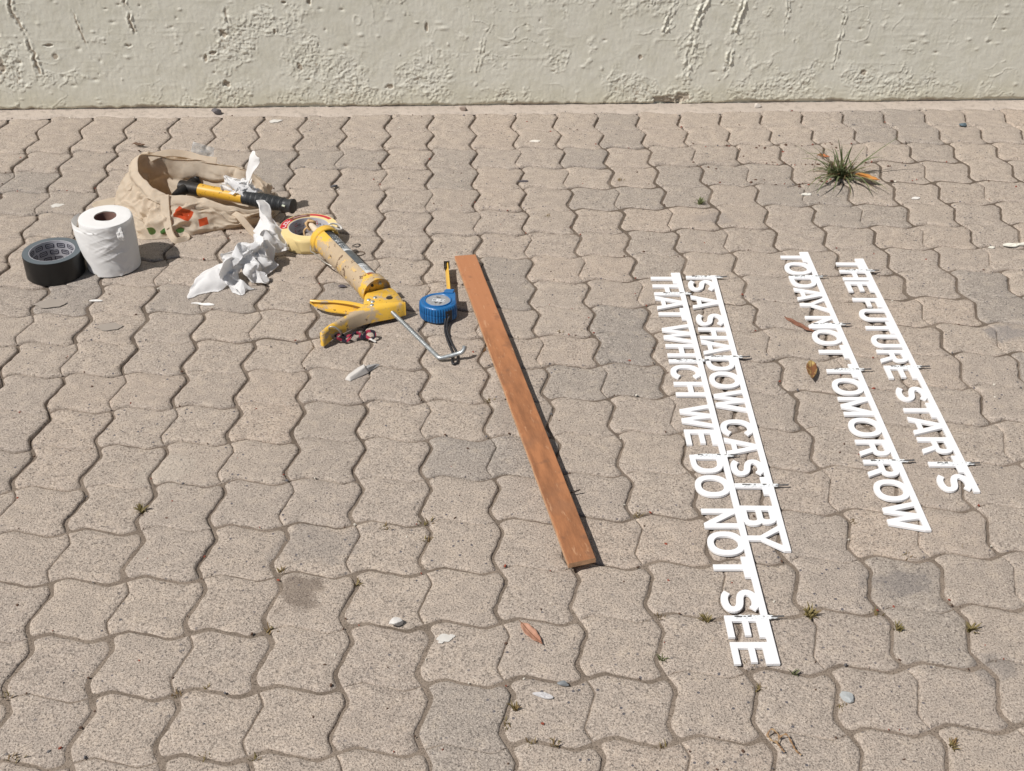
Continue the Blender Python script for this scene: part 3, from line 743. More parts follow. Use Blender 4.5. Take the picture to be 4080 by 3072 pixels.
_C = lambda c, w: c - w / 2
sign((1.5909, -.8287), -92.38, .7867,
     [('T', 0, .045), ('H', .0494, .043), ('E', .0993, .041), ('F', .166, .0365), ('U', .2086, .0455), ('T', _C(.2805, .045), .045), ('U', .306, .0455), ('R', .3606, .0445),
      ('E', .4158, .042), ('S', .4838, .0465), ('T', _C(.558, .045), .045), ('A', .5785, .0526), ('R', .6386, .0465), ('T', _C(.713, .045), .045), ('S', .7392, .0465)],
     [(.0535, .020, 0), (.4205, .022, 0), (.713, .022, .002)], 'white cut-out sign reading THE FUTURE STARTS, rightmost of the four signs')
sign((1.4795, -.7951), -92.0, .9108,
     [('T', 0, .044), ('O', .0454, .0525), ('D', .1049, .0465), ('A', .154, .051), ('Y', _C(.2216, .056), .056), ('N', .2663, .046), ('O', .3172, .054), ('T', _C(.396, .045), .045),
      ('T', _C(.462, .045), .045), ('O', .4864, .053), ('M', .5469, .0565), ('O', .6106, .0545), ('R', .6748, .0455), ('R', .7306, .0455), ('O', .7835, .0545), ('W', .8407, .0701)],
     [(.1085, .017, 0), (.2985, .020, -.002), (.4605, .020, .002), (.7355, .022, 0)], 'white cut-out sign reading TODAY NOT TOMORROW, beside the dry leaf')
sign((1.2613, -.8909), -92.92, .8543,
     [('I', .0027, .0125), ('S', .0191, .0445), ('A', .0827, .0525), ('S', .1536, .0456), ('H', .2068, .042), ('A', .2514, .053), ('D', .3104, .0466), ('O', .3619, .053),
      ('W', _C(.4545, .0680), .0680), ('C', .5125, .0497), ('A', .5657, .050), ('S', .6255, .0445), ('T', _C(.696, .045), .045), ('B', .747, .0475), ('Y', .7943, .0600)],
     [(.0075, .022, 0), (.3145, .022, 0), (.6955, .024, 0)], 'white cut-out sign reading IS A SHADOW CAST BY, touching the longest sign')
sign((1.1879, -.8772), -92.06, 1.0943,
     [('T', 0, .045), ('H', .0487, .0435), ('A', .096, .053), ('T', _C(.1655, .045), .045), ('W', _C(.239, .069), .069), ('H', .2777, .0435), ('I', .3308, .0122), ('C', .3495, .0483), ('H', .4061, .0445),
      ('W', _C(.512, .069), .069), ('E', .5527, .043), ('D', .6242, .0485), ('O', .6791, .055), ('N', .7644, .046), ('O', .8192, .054), ('T', _C(.8998, .0455), .0455), ('S', .9474, .047),
      ('E', 1.0014, .0425), ('E', 1.0533, .041)],
     [(.0865, .010, .006), (.3355, .012, .002), (.6285, .018, .002), (1.0065, .022, .002)], 'white cut-out sign reading THAT WHICH WE DO NOT SEE, the longest of the signs')

# ------------------------------------------------------------------ wooden board on little pins
RUSTY = plain('rusty_steel', (.055, .038, .03), .7, metal=.3, var=.3)
def board():
    m = M('brown_board', .62, spec=.35)
    mp = m.node('ShaderNodeMapping'); mp.inputs['Rotation'].default_value = (0, 0, math.radians(-9.2)); m.l.new(m.objco(), mp.inputs['Vector'])
    co = mp.outputs[0]; st = m.scale(co, (18, .7, 14))
    g = m.noise(9, 5, .65, vec=st); sp = m.noise(7, 4); sp2 = m.noise(26, 5, .7)
    c = m.mix(g, (.375, .155, .068), (.455, .205, .100))
    P = m.sep(co)
    old = m.math('ADD', m.math('MULTIPLY', P[1], -1.0), m.math('MULTIPLY', m.math('SUBTRACT', sp2, .5), .22))
    c = m.mix(m.ramp(old, [(.26, 0.0), (.34, .85)]), c, m.mix(m.ramp(m.noise(16, 5, .7, vec=m.scale(co, (3, .6, 1))), [(.38, 0.0), (.62, 1.0)]), (.215, .092, .042), (.40, .172, .075)))
    c = m.mix(m.ramp(sp, [(.56, 0.0), (.68, .55)]), c, (.22, .115, .068))
    c = m.mix(m.ramp(m.noise(60, 4, .7, vec=m.scale(co, (2.5, .5, 1))), [(.60, 0.0), (.70, .5)]), c, (.56, .33, .19))
    c = m.mix(m.ramp(m.noise(38, 4), [(.30, .45), (.40, 0.0)]), c, (.17, .085, .05))
    m.color(c); m.bump(m.noise(30, 4, vec=m.scale(co, (10, .8, 10))), .12, .001); m.bump(m.noise(350, 3), .1, .0006)
    edge = plain('board_edge', (.50, .29, .16), .75, var=.25, nscale=90, bump=.4)
    t = root('wooden_board', (.740, -.815, 0), 'long narrow brown painted board lying beside the blue tape measure', 'board')
    L = [(.7185, -.8195), (.7632, -.8140), (.9163, -1.7655), (.8742, -1.7770)]
    n = 40; v = []; f = []
    zt, zb = .0215, .0125
    for i in range(n + 1):
        u = i / n
        a = np.array(L[0]) * (1 - u) + np.array(L[3]) * u; b = np.array(L[1]) * (1 - u) + np.array(L[2]) * u
        d = (b - a) / np.linalg.norm(b - a); bow = .0010 * math.sin(u * 3.1)
        e1, e2 = random.uniform(-.0003, .0003), random.uniform(-.0003, .0003)
        a = a + d * e1; b = b + d * e2
        pr = [(a, zb), (a, zt - .0012), (a + d * .0012, zt), (a + d * .015, zt), (b - d * .015, zt), (b - d * .0012, zt), (b, zt - .0012), (b, zb)]
        v += [(p[0], p[1], z + bow) for p, z in pr]
    k = 8; mi = []
    for i in range(n):
        for j in range(k):
            j2 = (j + 1) % k
            f.append((i * k + j, i * k + j2, (i + 1) * k + j2, (i + 1) * k + j)); mi.append(0 if j in (1, 2, 3, 4, 5) else 1)
    f.append(tuple(range(k - 1, -1, -1))); mi.append(1); f.append(tuple(range(n * k, n * k + k))); mi.append(1)
    mesh('plank', v, f, [m.m, edge], t, midx=mi)
    for (x0, y0, x1, y1) in ((.7085, -.8215, .745, -.815), (.7215, -.886, .757, -.882), (.7190, -.909, .76, -.905), (.846, -1.33, .80, -1.335), (.87, -1.60, .91, -1.592), (.862, -1.72, .905, -1.712), (.722, -.88, .755, -.872)):
        mesh('pin', *tube([(x0 + .3 * (x1 - x0), y0 + .3 * (y1 - y0), .0015), ((x0 + x1) / 2, (y0 + y1) / 2, .0065), (x1, y1, .0112)], .0013, 7), RUSTY, t)
board()

# ------------------------------------------------------------------ blue tape measure
def tape_measure():
    blue = M('blue_plastic', .36, spec=.5)
    blue.color(blue.mix(blue.noise(60, 4), (.012, .115, .315), (.018, .145, .37)))
    blue.color(blue.mix(blue.ramp(blue.noise(140, 4, .7), [(.60, 0.0), (.72, .55)]), (.013, .125, .335), (.10, .26, .47)))
    blue.bump(blue.noise(300, 3), .12, .0006); BL = blue.m
    t = root('tape_measure', (.684, -1.025, 0), 'blue tape measure with a short length of yellow blade pulled out', 'tape measure')
    out = [(.6475, -1.031), (.6478, -1.018), (.654, -1.0085), (.667, -.999), (.682, -.9945), (.694, -.992), (.700, -.9875), (.7155, -.989), (.7195, -.998), (.7198, -1.022),
           (.7195, -1.040), (.709, -1.052), (.695, -1.0595), (.679, -1.0615), (.662, -1.0540), (.652, -1.0450)]
    P = cspline(out, 240); c = np.mean(P, 0)
    zs = [(.0010, .90), (.0030, .965), (.0055, 1.0), (.0170, 1.012), (.0178, 1.0), (.0195, 1.0), (.0203, 1.012), (.0305, 1.0), (.0335, .975), (.0350, .94), (.0356, .90), (.0352, .86)]
    v = []; f = []; n = len(P)
    for z, s in zs:
        for i, p in enumerate(P):
            ang = math.atan2(p[1] - c[1], p[0] - c[0])
            grip = (ang > 1.9 or ang < -.55)                              # ribs round the left and front
            per = i % 5
            rib = 0
            if grip and .005 < z < .0310 and s >= 1.0: rib = -.0013 if per in (0, 1) else .0004
            d = (p - c); L = np.linalg.norm(d)
            q = c + d * s + d / L * rib
            v.append((q[0], q[1], z))
    for j in range(len(zs) - 1):
        for i in range(n):
            i2 = (i + 1) % n
            f.append((j * n + i, j * n + i2, (j + 1) * n + i2, (j + 1) * n + i))
    f.append(tuple((len(zs) - 1) * n + i for i in range(n))); f.append(tuple(n - 1 - i for i in range(n)))
    mesh('case', v, f, BL, t, smooth=True, auto=25)
    lc = (.6835, -1.0260)
    lv, lf = lathe([(.0262, .0350), (.0268, .0364), (.0262, .0372), (.0246, .0370), (.0236, .0352)], 48, (lc[0], lc[1], 0))
    mesh('face_ring', [(lc[0] + (x - lc[0]) * 1.0, lc[1] + (y - lc[1]) * .93, z) for x, y, z in lv], lf, BL, t, smooth=True)
    lab = plain('worn_label', (.36, .37, .39), .45, metal=.3, var=.18, nscale=200)
    lv, lf = lathe([(.0238, .03535), (.020, .0358), (.0, .0358)], 40, (lc[0], lc[1], 0))
    d = mesh('label', [(x, lc[1] + (y - lc[1]) * .93, z) for x, y, z in lv], lf, lab, t)
    ink = plain('black_ink', (.02, .02, .022), .5)
    pale = plain('pale_print', (.62, .64, .66), .5, var=.05)
    bv, bf = box(-.011, .014, -.0055, .0045, .0360, .0362)
    a = math.radians(-14); rot = lambda p: (lc[0] + p[0] * math.cos(a) - p[1] * math.sin(a), lc[1] + p[0] * math.sin(a) + p[1] * math.cos(a), p[2])
    mesh('sticker', [rot(p) for p in bv], bf, pale, d)
    g = G()
    for seg in ([(-.009, .002), (-.003, .0025)], [(-.009, -.0005), (-.004, -.0005)], [(-.009, .0022), (-.0092, -.003), (-.003, -.003)], [(0, -.0003), (.003, -.0002)],
                [(.005, .002), (.009, .0022), (.0055, -.003), (.010, -.003)], [(-.005, -.006), (-.002, -.013), (.001, -.007)], [(-.0045, -.0105), (.0005, -.010)], [(.004, -.008), (.009, -.0075), (.006, -.014)],
                [(-.006, .011), (-.002, .012)], [(0, .0115), (.003, .012)], [(-.004, .0085), (.002, .009)], [(.010, .002), (.013, .0015), (.0125, -.003), (.0095, -.003)]):
        g.add(*tube([rot((x, y, .0363)) for x, y in seg], .00045, 5))
    tag(g.obj('handwriting', ink, d), kind='stuff')
    # mouth block and corner ridges
    pv, pf = prism([[(.6945, -.998), (.7130, -1.0), (.7165, -.9868), (.7000, -.9852), (.6965, -.990)]], .0335, .0378, .0008); mesh('mouth', pv, pf, BL, t)
    g = G()
    for i in range(4): g.add(*box(.7085 + .0022 * i, .7098 + .0022 * i, -1.044 + .002 * i, -1.030 + .001 * i, .030, .0362))
    tag(g.obj('corner_ridges', BL, t), kind='stuff')
    # belt slot with the cord
    dark = plain('black_rubber', (.022, .022, .025), .6, var=.3)
    pv, pf = prism([[(.6975, -1.0595), (.7105, -1.0535), (.709, -1.049), (.6965, -1.054)]], .006, .0290, .0006); mesh('slot', pv, pf, dark, t)
    yel = M('yellow_blade', .35, spec=.5)
    Pz = yel.sep(yel.pos())
    tick = yel.math('LESS_THAN', yel.math('FRACT', yel.math('MULTIPLY', Pz[1], 500)), .22)
    up = yel.math('LESS_THAN', Pz[2], .0105)
    yel.color(yel.mix(yel.math('MULTIPLY', tick, up), yel.mix(yel.noise(80, 3), (.62, .36, .045), (.70, .43, .07)), (.03, .025, .02)))
    # the blade stands on its edge, slightly dished
    a, b = np.array([.7045, -.984]), np.array([.7000, -.850]); nb = 24; v = []; f = []
    nrm = np.array([(b - a)[1], -(b - a)[0]]); nrm /= np.linalg.norm(nrm)
    prof = [(.0080, .0), (.0115, .0017), (.016, .0024), (.0205, .0017), (.024, .0)]
    for i in range(nb + 1):
        p = a + (b - a) * i / nb
        for z, o in prof: v.append((p[0] - nrm[0] * (o - .0012) + (z - .016) * .40, p[1] - nrm[1] * (o - .0012), z))
    k = len(prof)
    for i in range(nb):
        for j in range(k - 1): f.append((i * k + j, i * k + j + 1, (i + 1) * k + j + 1, (i + 1) * k + j))
    o = mesh('blade', v, f, yel.m, t, smooth=True)
    md = o.modifiers.new('thickness', 'SOLIDIFY'); md.thickness = .00035
    hk = plain('dark_hook', (.07, .062, .055), .45, metal=.7, var=.3)
    g = G()
    g.add(*box(.6985, .7006, -.872, -.849, .0085, .0235)); g.add(*box(.6955, .7075, -.8492, -.8475, .0075, .0250))
    g.add(*box(.6980, .7012, -.863, -.860, .012, .020))
    for z in (.0125, .0195): g.add(*ellipsoid((.6982, -.862, z), (.0012, .0018, .0018), 8, 6))
    g.obj('hook', hk, o)
    for off in (0, 1):
        pts = [[(.6990, -1.055, .018), (.6968, -1.064, .008), (.6965, -1.093, .0035), (.7030, -1.134, .003), (.7095, -1.166, .003), (.7085, -1.196, .003), (.7110, -1.2050, .003), (.7148, -1.203, .003)],
               [(.7070, -1.052, .018), (.7010, -1.064, .009), (.7010, -1.095, .0045), (.7082, -1.132, .003), (.7160, -1.160, .003), (.7195, -1.183, .003), (.7180, -1.200, .003), (.7148, -1.203, .003)]][off]
        pth = spline(pts, 46)
        mesh('cord', *tube(pth, [.0021 * (1 + .05 * math.sin(i * 2.2)) for i in range(46)], 8), dark, t, smooth=True)
tape_measure()

# ------------------------------------------------------------------ sealant gun
def text_mesh(s, size):
    cu = bpy.data.curves.new('txt', 'FONT'); cu.body = s; cu.size = size; cu.align_x = 'CENTER'; cu.align_y = 'CENTER'; cu.resolution_u = 2
    o = bpy.data.objects.new('txt', cu); COL.objects.link(o)
    dg = bpy.context.evaluated_depsgraph_get()
    me = bpy.data.meshes.new_from_object(o.evaluated_get(dg))
    v = [tuple(p.co) for p in me.vertices]; f = [tuple(p.vertices) for p in me.polygons]
    bpy.data.objects.remove(o); bpy.data.curves.remove(cu); bpy.data.meshes.remove(me)
    return v, f

def dirty_yellow():
    m = M('dirty_yellow', .48, spec=.5)
    n1 = m.noise(34, 6, .68, dist=.5); n2 = m.noise(70, 5, .7); n3 = m.noise(230, 3, .6)
    c = m.mix(m.noise(35, 3), (.68, .40, .045), (.74, .46, .065))
    P = m.sep(m.pos())
    # dried sealant: thicker along the middle of the barrel and on the grip
    d1 = m.math('ABSOLUTE', m.math('ADD', P[1], .90)); d2 = m.math('ABSOLUTE', m.math('ADD', P[1], 1.085))
    near = m.math('MAXIMUM', m.ramp(d1, [(.02, .19), (.10, 0.0)]), m.ramp(d2, [(.01, .10), (.04, 0.0)]))
    k = m.math('ADD', n1, near)
    dried = m.ramp(k, [(.525, 0.0), (.60, 1.0)])
    c = m.mix(m.math('MULTIPLY', dried, .88), c, m.mix(n2, (.31, .25, .195), (.47, .385, .29)))
    c = m.mix(m.ramp(m.math('ADD', n2, m.math('MULTIPLY', near, .25)), [(.625, 0.0), (.65, .9)]), c, (.11, .065, .035))
    c = m.mix(m.ramp(n3, [(.70, 0.0), (.74, .8)]), c, (.16, .09, .04))
    m.color(c); m.rough(m.ramp(dried, [(0.0, .40), (1.0, .85)]))
    m.bump(dried, .22, .0008); m.bump(n2, .25, .0010)
    return m.m

def gun():
    Y = dirty_yellow()
    gal = plain('galvanised_steel', (.44, .47, .48), .42, metal=.75, var=.2, nscale=160, bump=.15)
    t = root('sealant_gun', (.560, -.985, 0), 'yellow paint-spattered sealant gun with a cartridge and a bent steel rod', 'caulking gun')
    F = np.array([.4487, -.7897, .0470]); Rr = np.array([.561, -.9792, .0310])
    a = Rr - F; Ltot = np.linalg.norm(a); a /= Ltot
    n = np.array([-a[1], a[0], 0]); n /= np.linalg.norm(n); up = np.cross(a, n)
    if up[2] < 0: up = -up
    if n[0] < 0: n = -n
    def P(L, ang, r): return tuple(F + a * L + r * (math.cos(math.radians(ang)) * n + math.sin(math.radians(ang)) * up))
    def sweep(prof, a0, a1, k=40, closed=True):
        full = abs(a1 - a0) >= 359.9; m = k if full else k + 1
        v = [P(L, a0 + (a1 - a0) * i / k, r) for L, r in prof for i in range(m)]; f = []
        J = len(prof)
        for j in range(J if closed else J - 1):
            j2 = (j + 1) % J
            for i in range(k):
                i2 = (i + 1) % m
                f.append((j * m + i, j2 * m + i, j2 * m + i2, j * m + i2))
        if not full and closed: f.append(tuple(j * m for j in range(J))); f.append(tuple(j * m + k for j in range(J - 1, -1, -1)))
        return v, f
    # open half-pipe with a shallow pressed ring
    ro, ri = .0282, .0268
    prof = [(-.004, ro), (.02, ro), (.09, ro), (.1015, ro), (.1035, ro + .0007), (.106, ro + .0007), (.108, ro), (.15, ro), (.20, ro), (.212, ro), (.212, ri), (.10, ri), (-.004, ri)]
    mesh('barrel', *sweep(prof, 101, 292, 48), Y, t, smooth=True, auto=40)
    mesh('front_collar', *sweep([(-.0125, .0262), (-.0125, .0292), (-.010, .0308), (.004, .0308), (.006, .0290), (.006, .0262)], 0, 360, 48), Y, t, smooth=True, auto=40)
    mesh('rear_collar', *sweep([(.200, .0270), (.200, .0292), (.203, .0302), (.2215, .0302), (.2225, .0306), (.2245, .0306), (.2245, .0285), (.2205, .0278), (.2205, .004), (.2185, .004), (.2185, .0270)], 0, 360, 48), Y, t, smooth=True, auto=40)
    # cartridge: printed sleeve in bands
    blk = plain('black_print', (.035, .038, .042), .38, var=.3, nscale=200); dg = plain('slate_print', (.085, .098, .108), .36, var=.2)
    wh = plain('white_print', (.62, .64, .65), .4, var=.08); og = plain('rust_print', (.36, .12, .045), .4, var=.15); pk = plain('pale_plastic', (.62, .60, .55), .45, var=.1)
    c = mesh('cartridge', *sweep([(-.008, .004), (-.008, .020), (-.006, .0240), (.204, .0240), (.204, .004)], 0, 360, 44, False), pk, t, smooth=True, auto=40)
    for L0, L1, mt in ((.000, .020, blk), (.0203, .0800, dg), (.0803, .0905, wh), (.0908, .148, dg), (.1483, .186, wh), (.1863, .199, og)):
        mesh('label_band', *sweep([(L0, .0242), (L1, .0242)], -60, 130, 36, False), mt, c, smooth=True)
    g = G()
    for L0, k in ((.024, 3), (.032, 6), (.040, 3), (.046, 5), (.052, 4), (.062, 6), (.070, 5), (.075, 6)):
        for q in range(k): g.add(*sweep([(L0, .02435), (L0 + random.uniform(.0010, .0034), .02435)], 48 + q * 12 + random.uniform(-3, 3), 54 + q * 12 + random.uniform(-1, 4), 4, False))
    tag(g.obj('label_print', wh, c), kind='stuff')
    g = G()
    for L0, a0, a1 in ((.024, 60, 88), (.031, 50, 96), (.0375, 55, 80), (.055, 62, 96), (.0825, 52, 98)): g.add(*sweep([(L0, .0243), (L0 + .0016, .0243)], a0, a1, 10, False))
    for q in range(13):                                             # barcode
        a0 = 50 + q * 3.6; g.add(*sweep([(.158, .0243), (.176, .0243)], a0, a0 + random.choice((1.0, 1.8, 2.4)), 2, False))
    for q in range(5): g.add(*sweep([(.1515 + 0 * q, .0243), (.1535, .0243)], 50 + q * 10, 56 + q * 10, 3, False))
    tag(g.obj('barcode_print', blk, c), kind='stuff')
    # nozzle with dried sealant at the tip
    noz = plain('nozzle_plastic', (.62, .52, .40), .5, var=.1, bump=.1)
    tip = np.array([.4078, -.7157, .0525]); b0 = F - a * .010
    d = tip - b0
    mesh('nozzle', *tube([b0, b0 + d * .12, b0 + d * .14, b0 + d * .6, tip], [.0135, .0125, .0088, .0070, .0048], 18), noz, t, smooth=True, auto=35)
    goo = plain('dried_sealant', (.50, .33, .17), .7, var=.25, nscale=300, bump=.5)
    g = G()
    for k in range(4):
        q = tip - d * (.02 + .05 * k) ; e = d / np.linalg.norm(d)
        pth = []
        for i in range(15):
            w = i / 14 * 2 * math.pi
            s1 = np.cross(e, [0, 0, 1]); s1 /= np.linalg.norm(s1); s2 = np.cross(s1, e)
            pth.append(q + (.0066 + .0012 * k) * (math.cos(w) * s1 + math.sin(w) * s2) + e * .004 * math.sin(w * 2 + k))
        g.add(*tube(pth, [.0022 + .0009 * math.sin(i * 1.9 + k) for i in range(15)], 7))
    g.add(*tube(spline([tip - d * .14 + np.array([-.004, -.002, -.004]), tip + np.array([-.010, -.012, -.014]), tip + np.array([-.008, -.022, -.030]), tip + np.array([-.012, -.026, -.043])], 14), [.0026 - .00008 * i for i in range(14)], 7))
    g.add(*ellipsoid(tuple(tip), (.006, .006, .0055), 10, 7))
    g.obj('sealant_drip', goo, t, smooth=True)
    # folded sheet metal grip
    top = [(.5400, -.9960), (.5500, -.9890), (.5660, -.9815), (.5900, -.9740), (.6020, -.9890), (.6185, -1.0300), (.6170, -1.0360), (.5920, -1.0480), (.5660, -1.0570), (.5350, -1.0700), (.5060, -1.0910),
           (.4830, -1.1130), (.4700, -1.1330), (.4640, -1.1350), (.4610, -1.1270), (.4720, -1.1090), (.4880, -1.0920), (.5080, -1.0720), (.5260, -1.0530), (.5370, -1.0360)]
    loop = [tuple(p) for p in cspline([(x, y, 0) for x, y in top], 120)]; loop = [(p[0], p[1]) for p in loop]
    v, f = prism([loop], .0095, .0365, .0035)
    # the grip end dips a little and the front side leans out
    v = [(x, y - .004 * (1 - z / .034), z - max(0, (-1.06 - y)) * .06) for x, y, z in v]
    mesh('grip', v, f, Y, t, smooth=True, auto=50)
    for x, y in ((.5600, -1.0130), (.5480, -1.0215), (.5552, -1.0415), (.5560, -1.0290)): mesh('rivet', *ellipsoid((x, y, .0360), (.0045, .0045, .0026), 12, 8), gal, t, smooth=True)
    dk = plain('bore_shade_and_screw', (.03, .022, .015), .7)
    mesh('bore_shade_disc', *lathe([(.0068, .0360), (.0066, .0369), (.0001, .0370)], 24, (.5885, -1.0150, 0)), dk, t)  # raised dark disc: shade of a recessed hole painted on, nothing is cut
    mesh('screw', *ellipsoid(P(.2212, 63, .0185), (.0038, .0030, .0038), 10, 7), gal, t, smooth=True)
    mesh('screw', *ellipsoid(P(.2212, 118, .0190), (.0032, .0022, .0032), 10, 7), dk, t, smooth=True)
    # trigger: channel section that opens towards the viewer
    TOP = spline([(.545, -1.028, .0270), (.515, -1.013, .0270), (.480, -1.004, .0265), (.453, -1.003, .0262), (.4315, -.9985, .0250)], 30)
    LOW = spline([(.545, -1.030, .0075), (.500, -1.021, .0090), (.468, -1.0155, .0105), (.446, -1.006, .0125), (.4300, -.993, .0160)], 30)
    v = []; f = []
    for i in range(30):
        u = i / 29; lip = .0100 * (1 - u) + .0030 * u; A = TOP[i]; B = LOW[i]; th = .0012
        sec = [A + [0, -lip, -.0008], A + [0, -lip * .5, .0006], A + [0, .0015, 0], B + [0, .010 * (1 - u) + .0015, 0], B + [0, -lip * .8, -.0004], B + [0, -lip * .8, th + .0008], B + [0, .008 * (1 - u) + .0006, th + .0004],
               A + [0, .0004, -th], A + [0, -lip, -th - .0008]]
        v += [tuple(p) for p in sec]
    k = 9
    for i in range(29):
        for j in range(k):
            j2 = (j + 1) % k; f.append((i * k + j, (i + 1) * k + j, (i + 1) * k + j2, i * k + j2))
    f.append(tuple(range(k))); f.append(tuple(29 * k + j for j in range(k - 1, -1, -1)))
    mesh('trigger', v, f, Y, t, smooth=True, auto=35)
    # toothed rod with its bent end
    path = spline([(.5880, -1.037, .0235), (.6150, -1.081, .0195), (.6500, -1.138, .0140), (.6790, -1.184, .0095)], 120) + \
        spline([(.6818, -1.1885, .0090), (.6850, -1.1915, .0088), (.6900, -1.1925, .0090), (.7050, -1.1905, .0115), (.7200, -1.1880, .0150), (.7270, -1.1880, .0180), (.7315, -1.1860, .0235), (.7325, -1.1835, .0290)], 40)
    v, f = tube(path, [(.0042 - (.0007 if (i < 96 and i % 3 == 0) else 0)) for i in range(160)], 10)
    mesh('rod', v, f, gal, t, smooth=True, auto=60)
    wire = plain('grey_wire', (.36, .34, .30), .45, metal=.6, var=.2)
    mesh('wire_hook', *tube(spline([(.4760, -1.1180, .0300), (.4800, -1.1195, .0362), (.4900, -1.1200, .0350), (.4975, -1.1200, .0260), (.4990, -1.1140, .0150)], 24), .0017, 8), wire, t, smooth=True)
    mesh('side_wire', *tube(spline([(.4165, -.793, .036), (.4180, -.805, .030), (.4265, -.817, .031), (.4480, -.8440, .0250), (.4690, -.8580, .0215), (.4690, -.8480, .0230)], 30), .0014, 8), wire, t, smooth=True)
    whw = plain('white_coated_wire', (.66, .64, .60), .4, var=.08)
    mesh('wire_eye', *tube(spline([(.455, -.752, .0660), (.4640, -.7440, .0630), (.4740, -.7420, .0580), (.4800, -.7470, .0520), (.4750, -.7530, .0530), (.4660, -.7530, .0580), (.458, -.7560, .0640)], 30), .0021, 8), whw, t, smooth=True)
    # lanyard knotted through the grip
    pink = M('lanyard_weave', .85, spec=.2)
    s = pink.math('FRACT', pink.math('MULTIPLY', pink.sep(pink.pos())[0], 55.0)); s2 = pink.noise(150, 2)
    pink.color(pink.mix(pink.ramp(pink.math('ADD', s, pink.math('MULTIPLY', s2, .6)), [(.72, 0.0), (.80, 1.0)]), (.30, .035, .060), (.020, .016, .026)))
    pink.bump(pink.noise(600, 2), .3, .0008)
    for pts, w in (([(.484, -1.117, 0.0057), (.490, -1.121, 0.0119), (.500, -1.118, 0.0052), (.508, -1.121, 0.0045), (.517, -1.114, 0.0094), (.524, -1.107, 0.0144), (.533, -1.105, 0.0107), (.538, -1.111, 0.0051)], .0052),
                   ([(.486, -1.112, 0.0107), (.498, -1.112, 0.0156), (.506, -1.116, 0.0107), (.515, -1.113, 0.0132), (.524, -1.104, 0.0101), (.536, -1.100, 0.0082)], .0046),
                   ([(.533, -1.104, 0.0057), (.540, -1.113, 0.0063), (.546, -1.106, 0.0144), (.553, -1.106, 0.0172), (.561, -1.109, 0.0163), (.562, -1.114, 0.0094), (.556, -1.117, 0.0057), (.546, -1.112, 0.0088), (.540, -1.108, 0.0113)], .0056)):
        pth = spline(pts, 44)
        nr = [np.array([math.sin(i * .16) * .6, -.6 + .4 * math.cos(i * .21), .7]) for i in range(44)]
        mesh('lanyard', *ribbon(pth, nr, w, .0014), pink.m, t, smooth=False)
    mesh('lanyard_end', *ribbon(spline([(.549, -1.113, .006), (.556, -1.119, .006), (.564, -1.122, .0025)], 12), [0, -.3, 1], .004, .001), whw, t)
gun()
o = bpy.data.objects.new('wire_loop', None); COL.objects.link(o); o.location = (.514, -.766, 0)
tag(o, 'thin rusty wire ring lying on the paving right of the sealant gun', 'wire ring')
mesh('ring', *tube([(.514 + .0125 * math.cos(w), -.766 + .0075 * math.sin(w) + .002 * math.cos(w), .0020 + .0008 * math.sin(w)) for w in np.linspace(0, 2 * math.pi, 28)], .0008, 6), plain('rusty_wire', (.10, .065, .04), .7, metal=.3, var=.3), o)

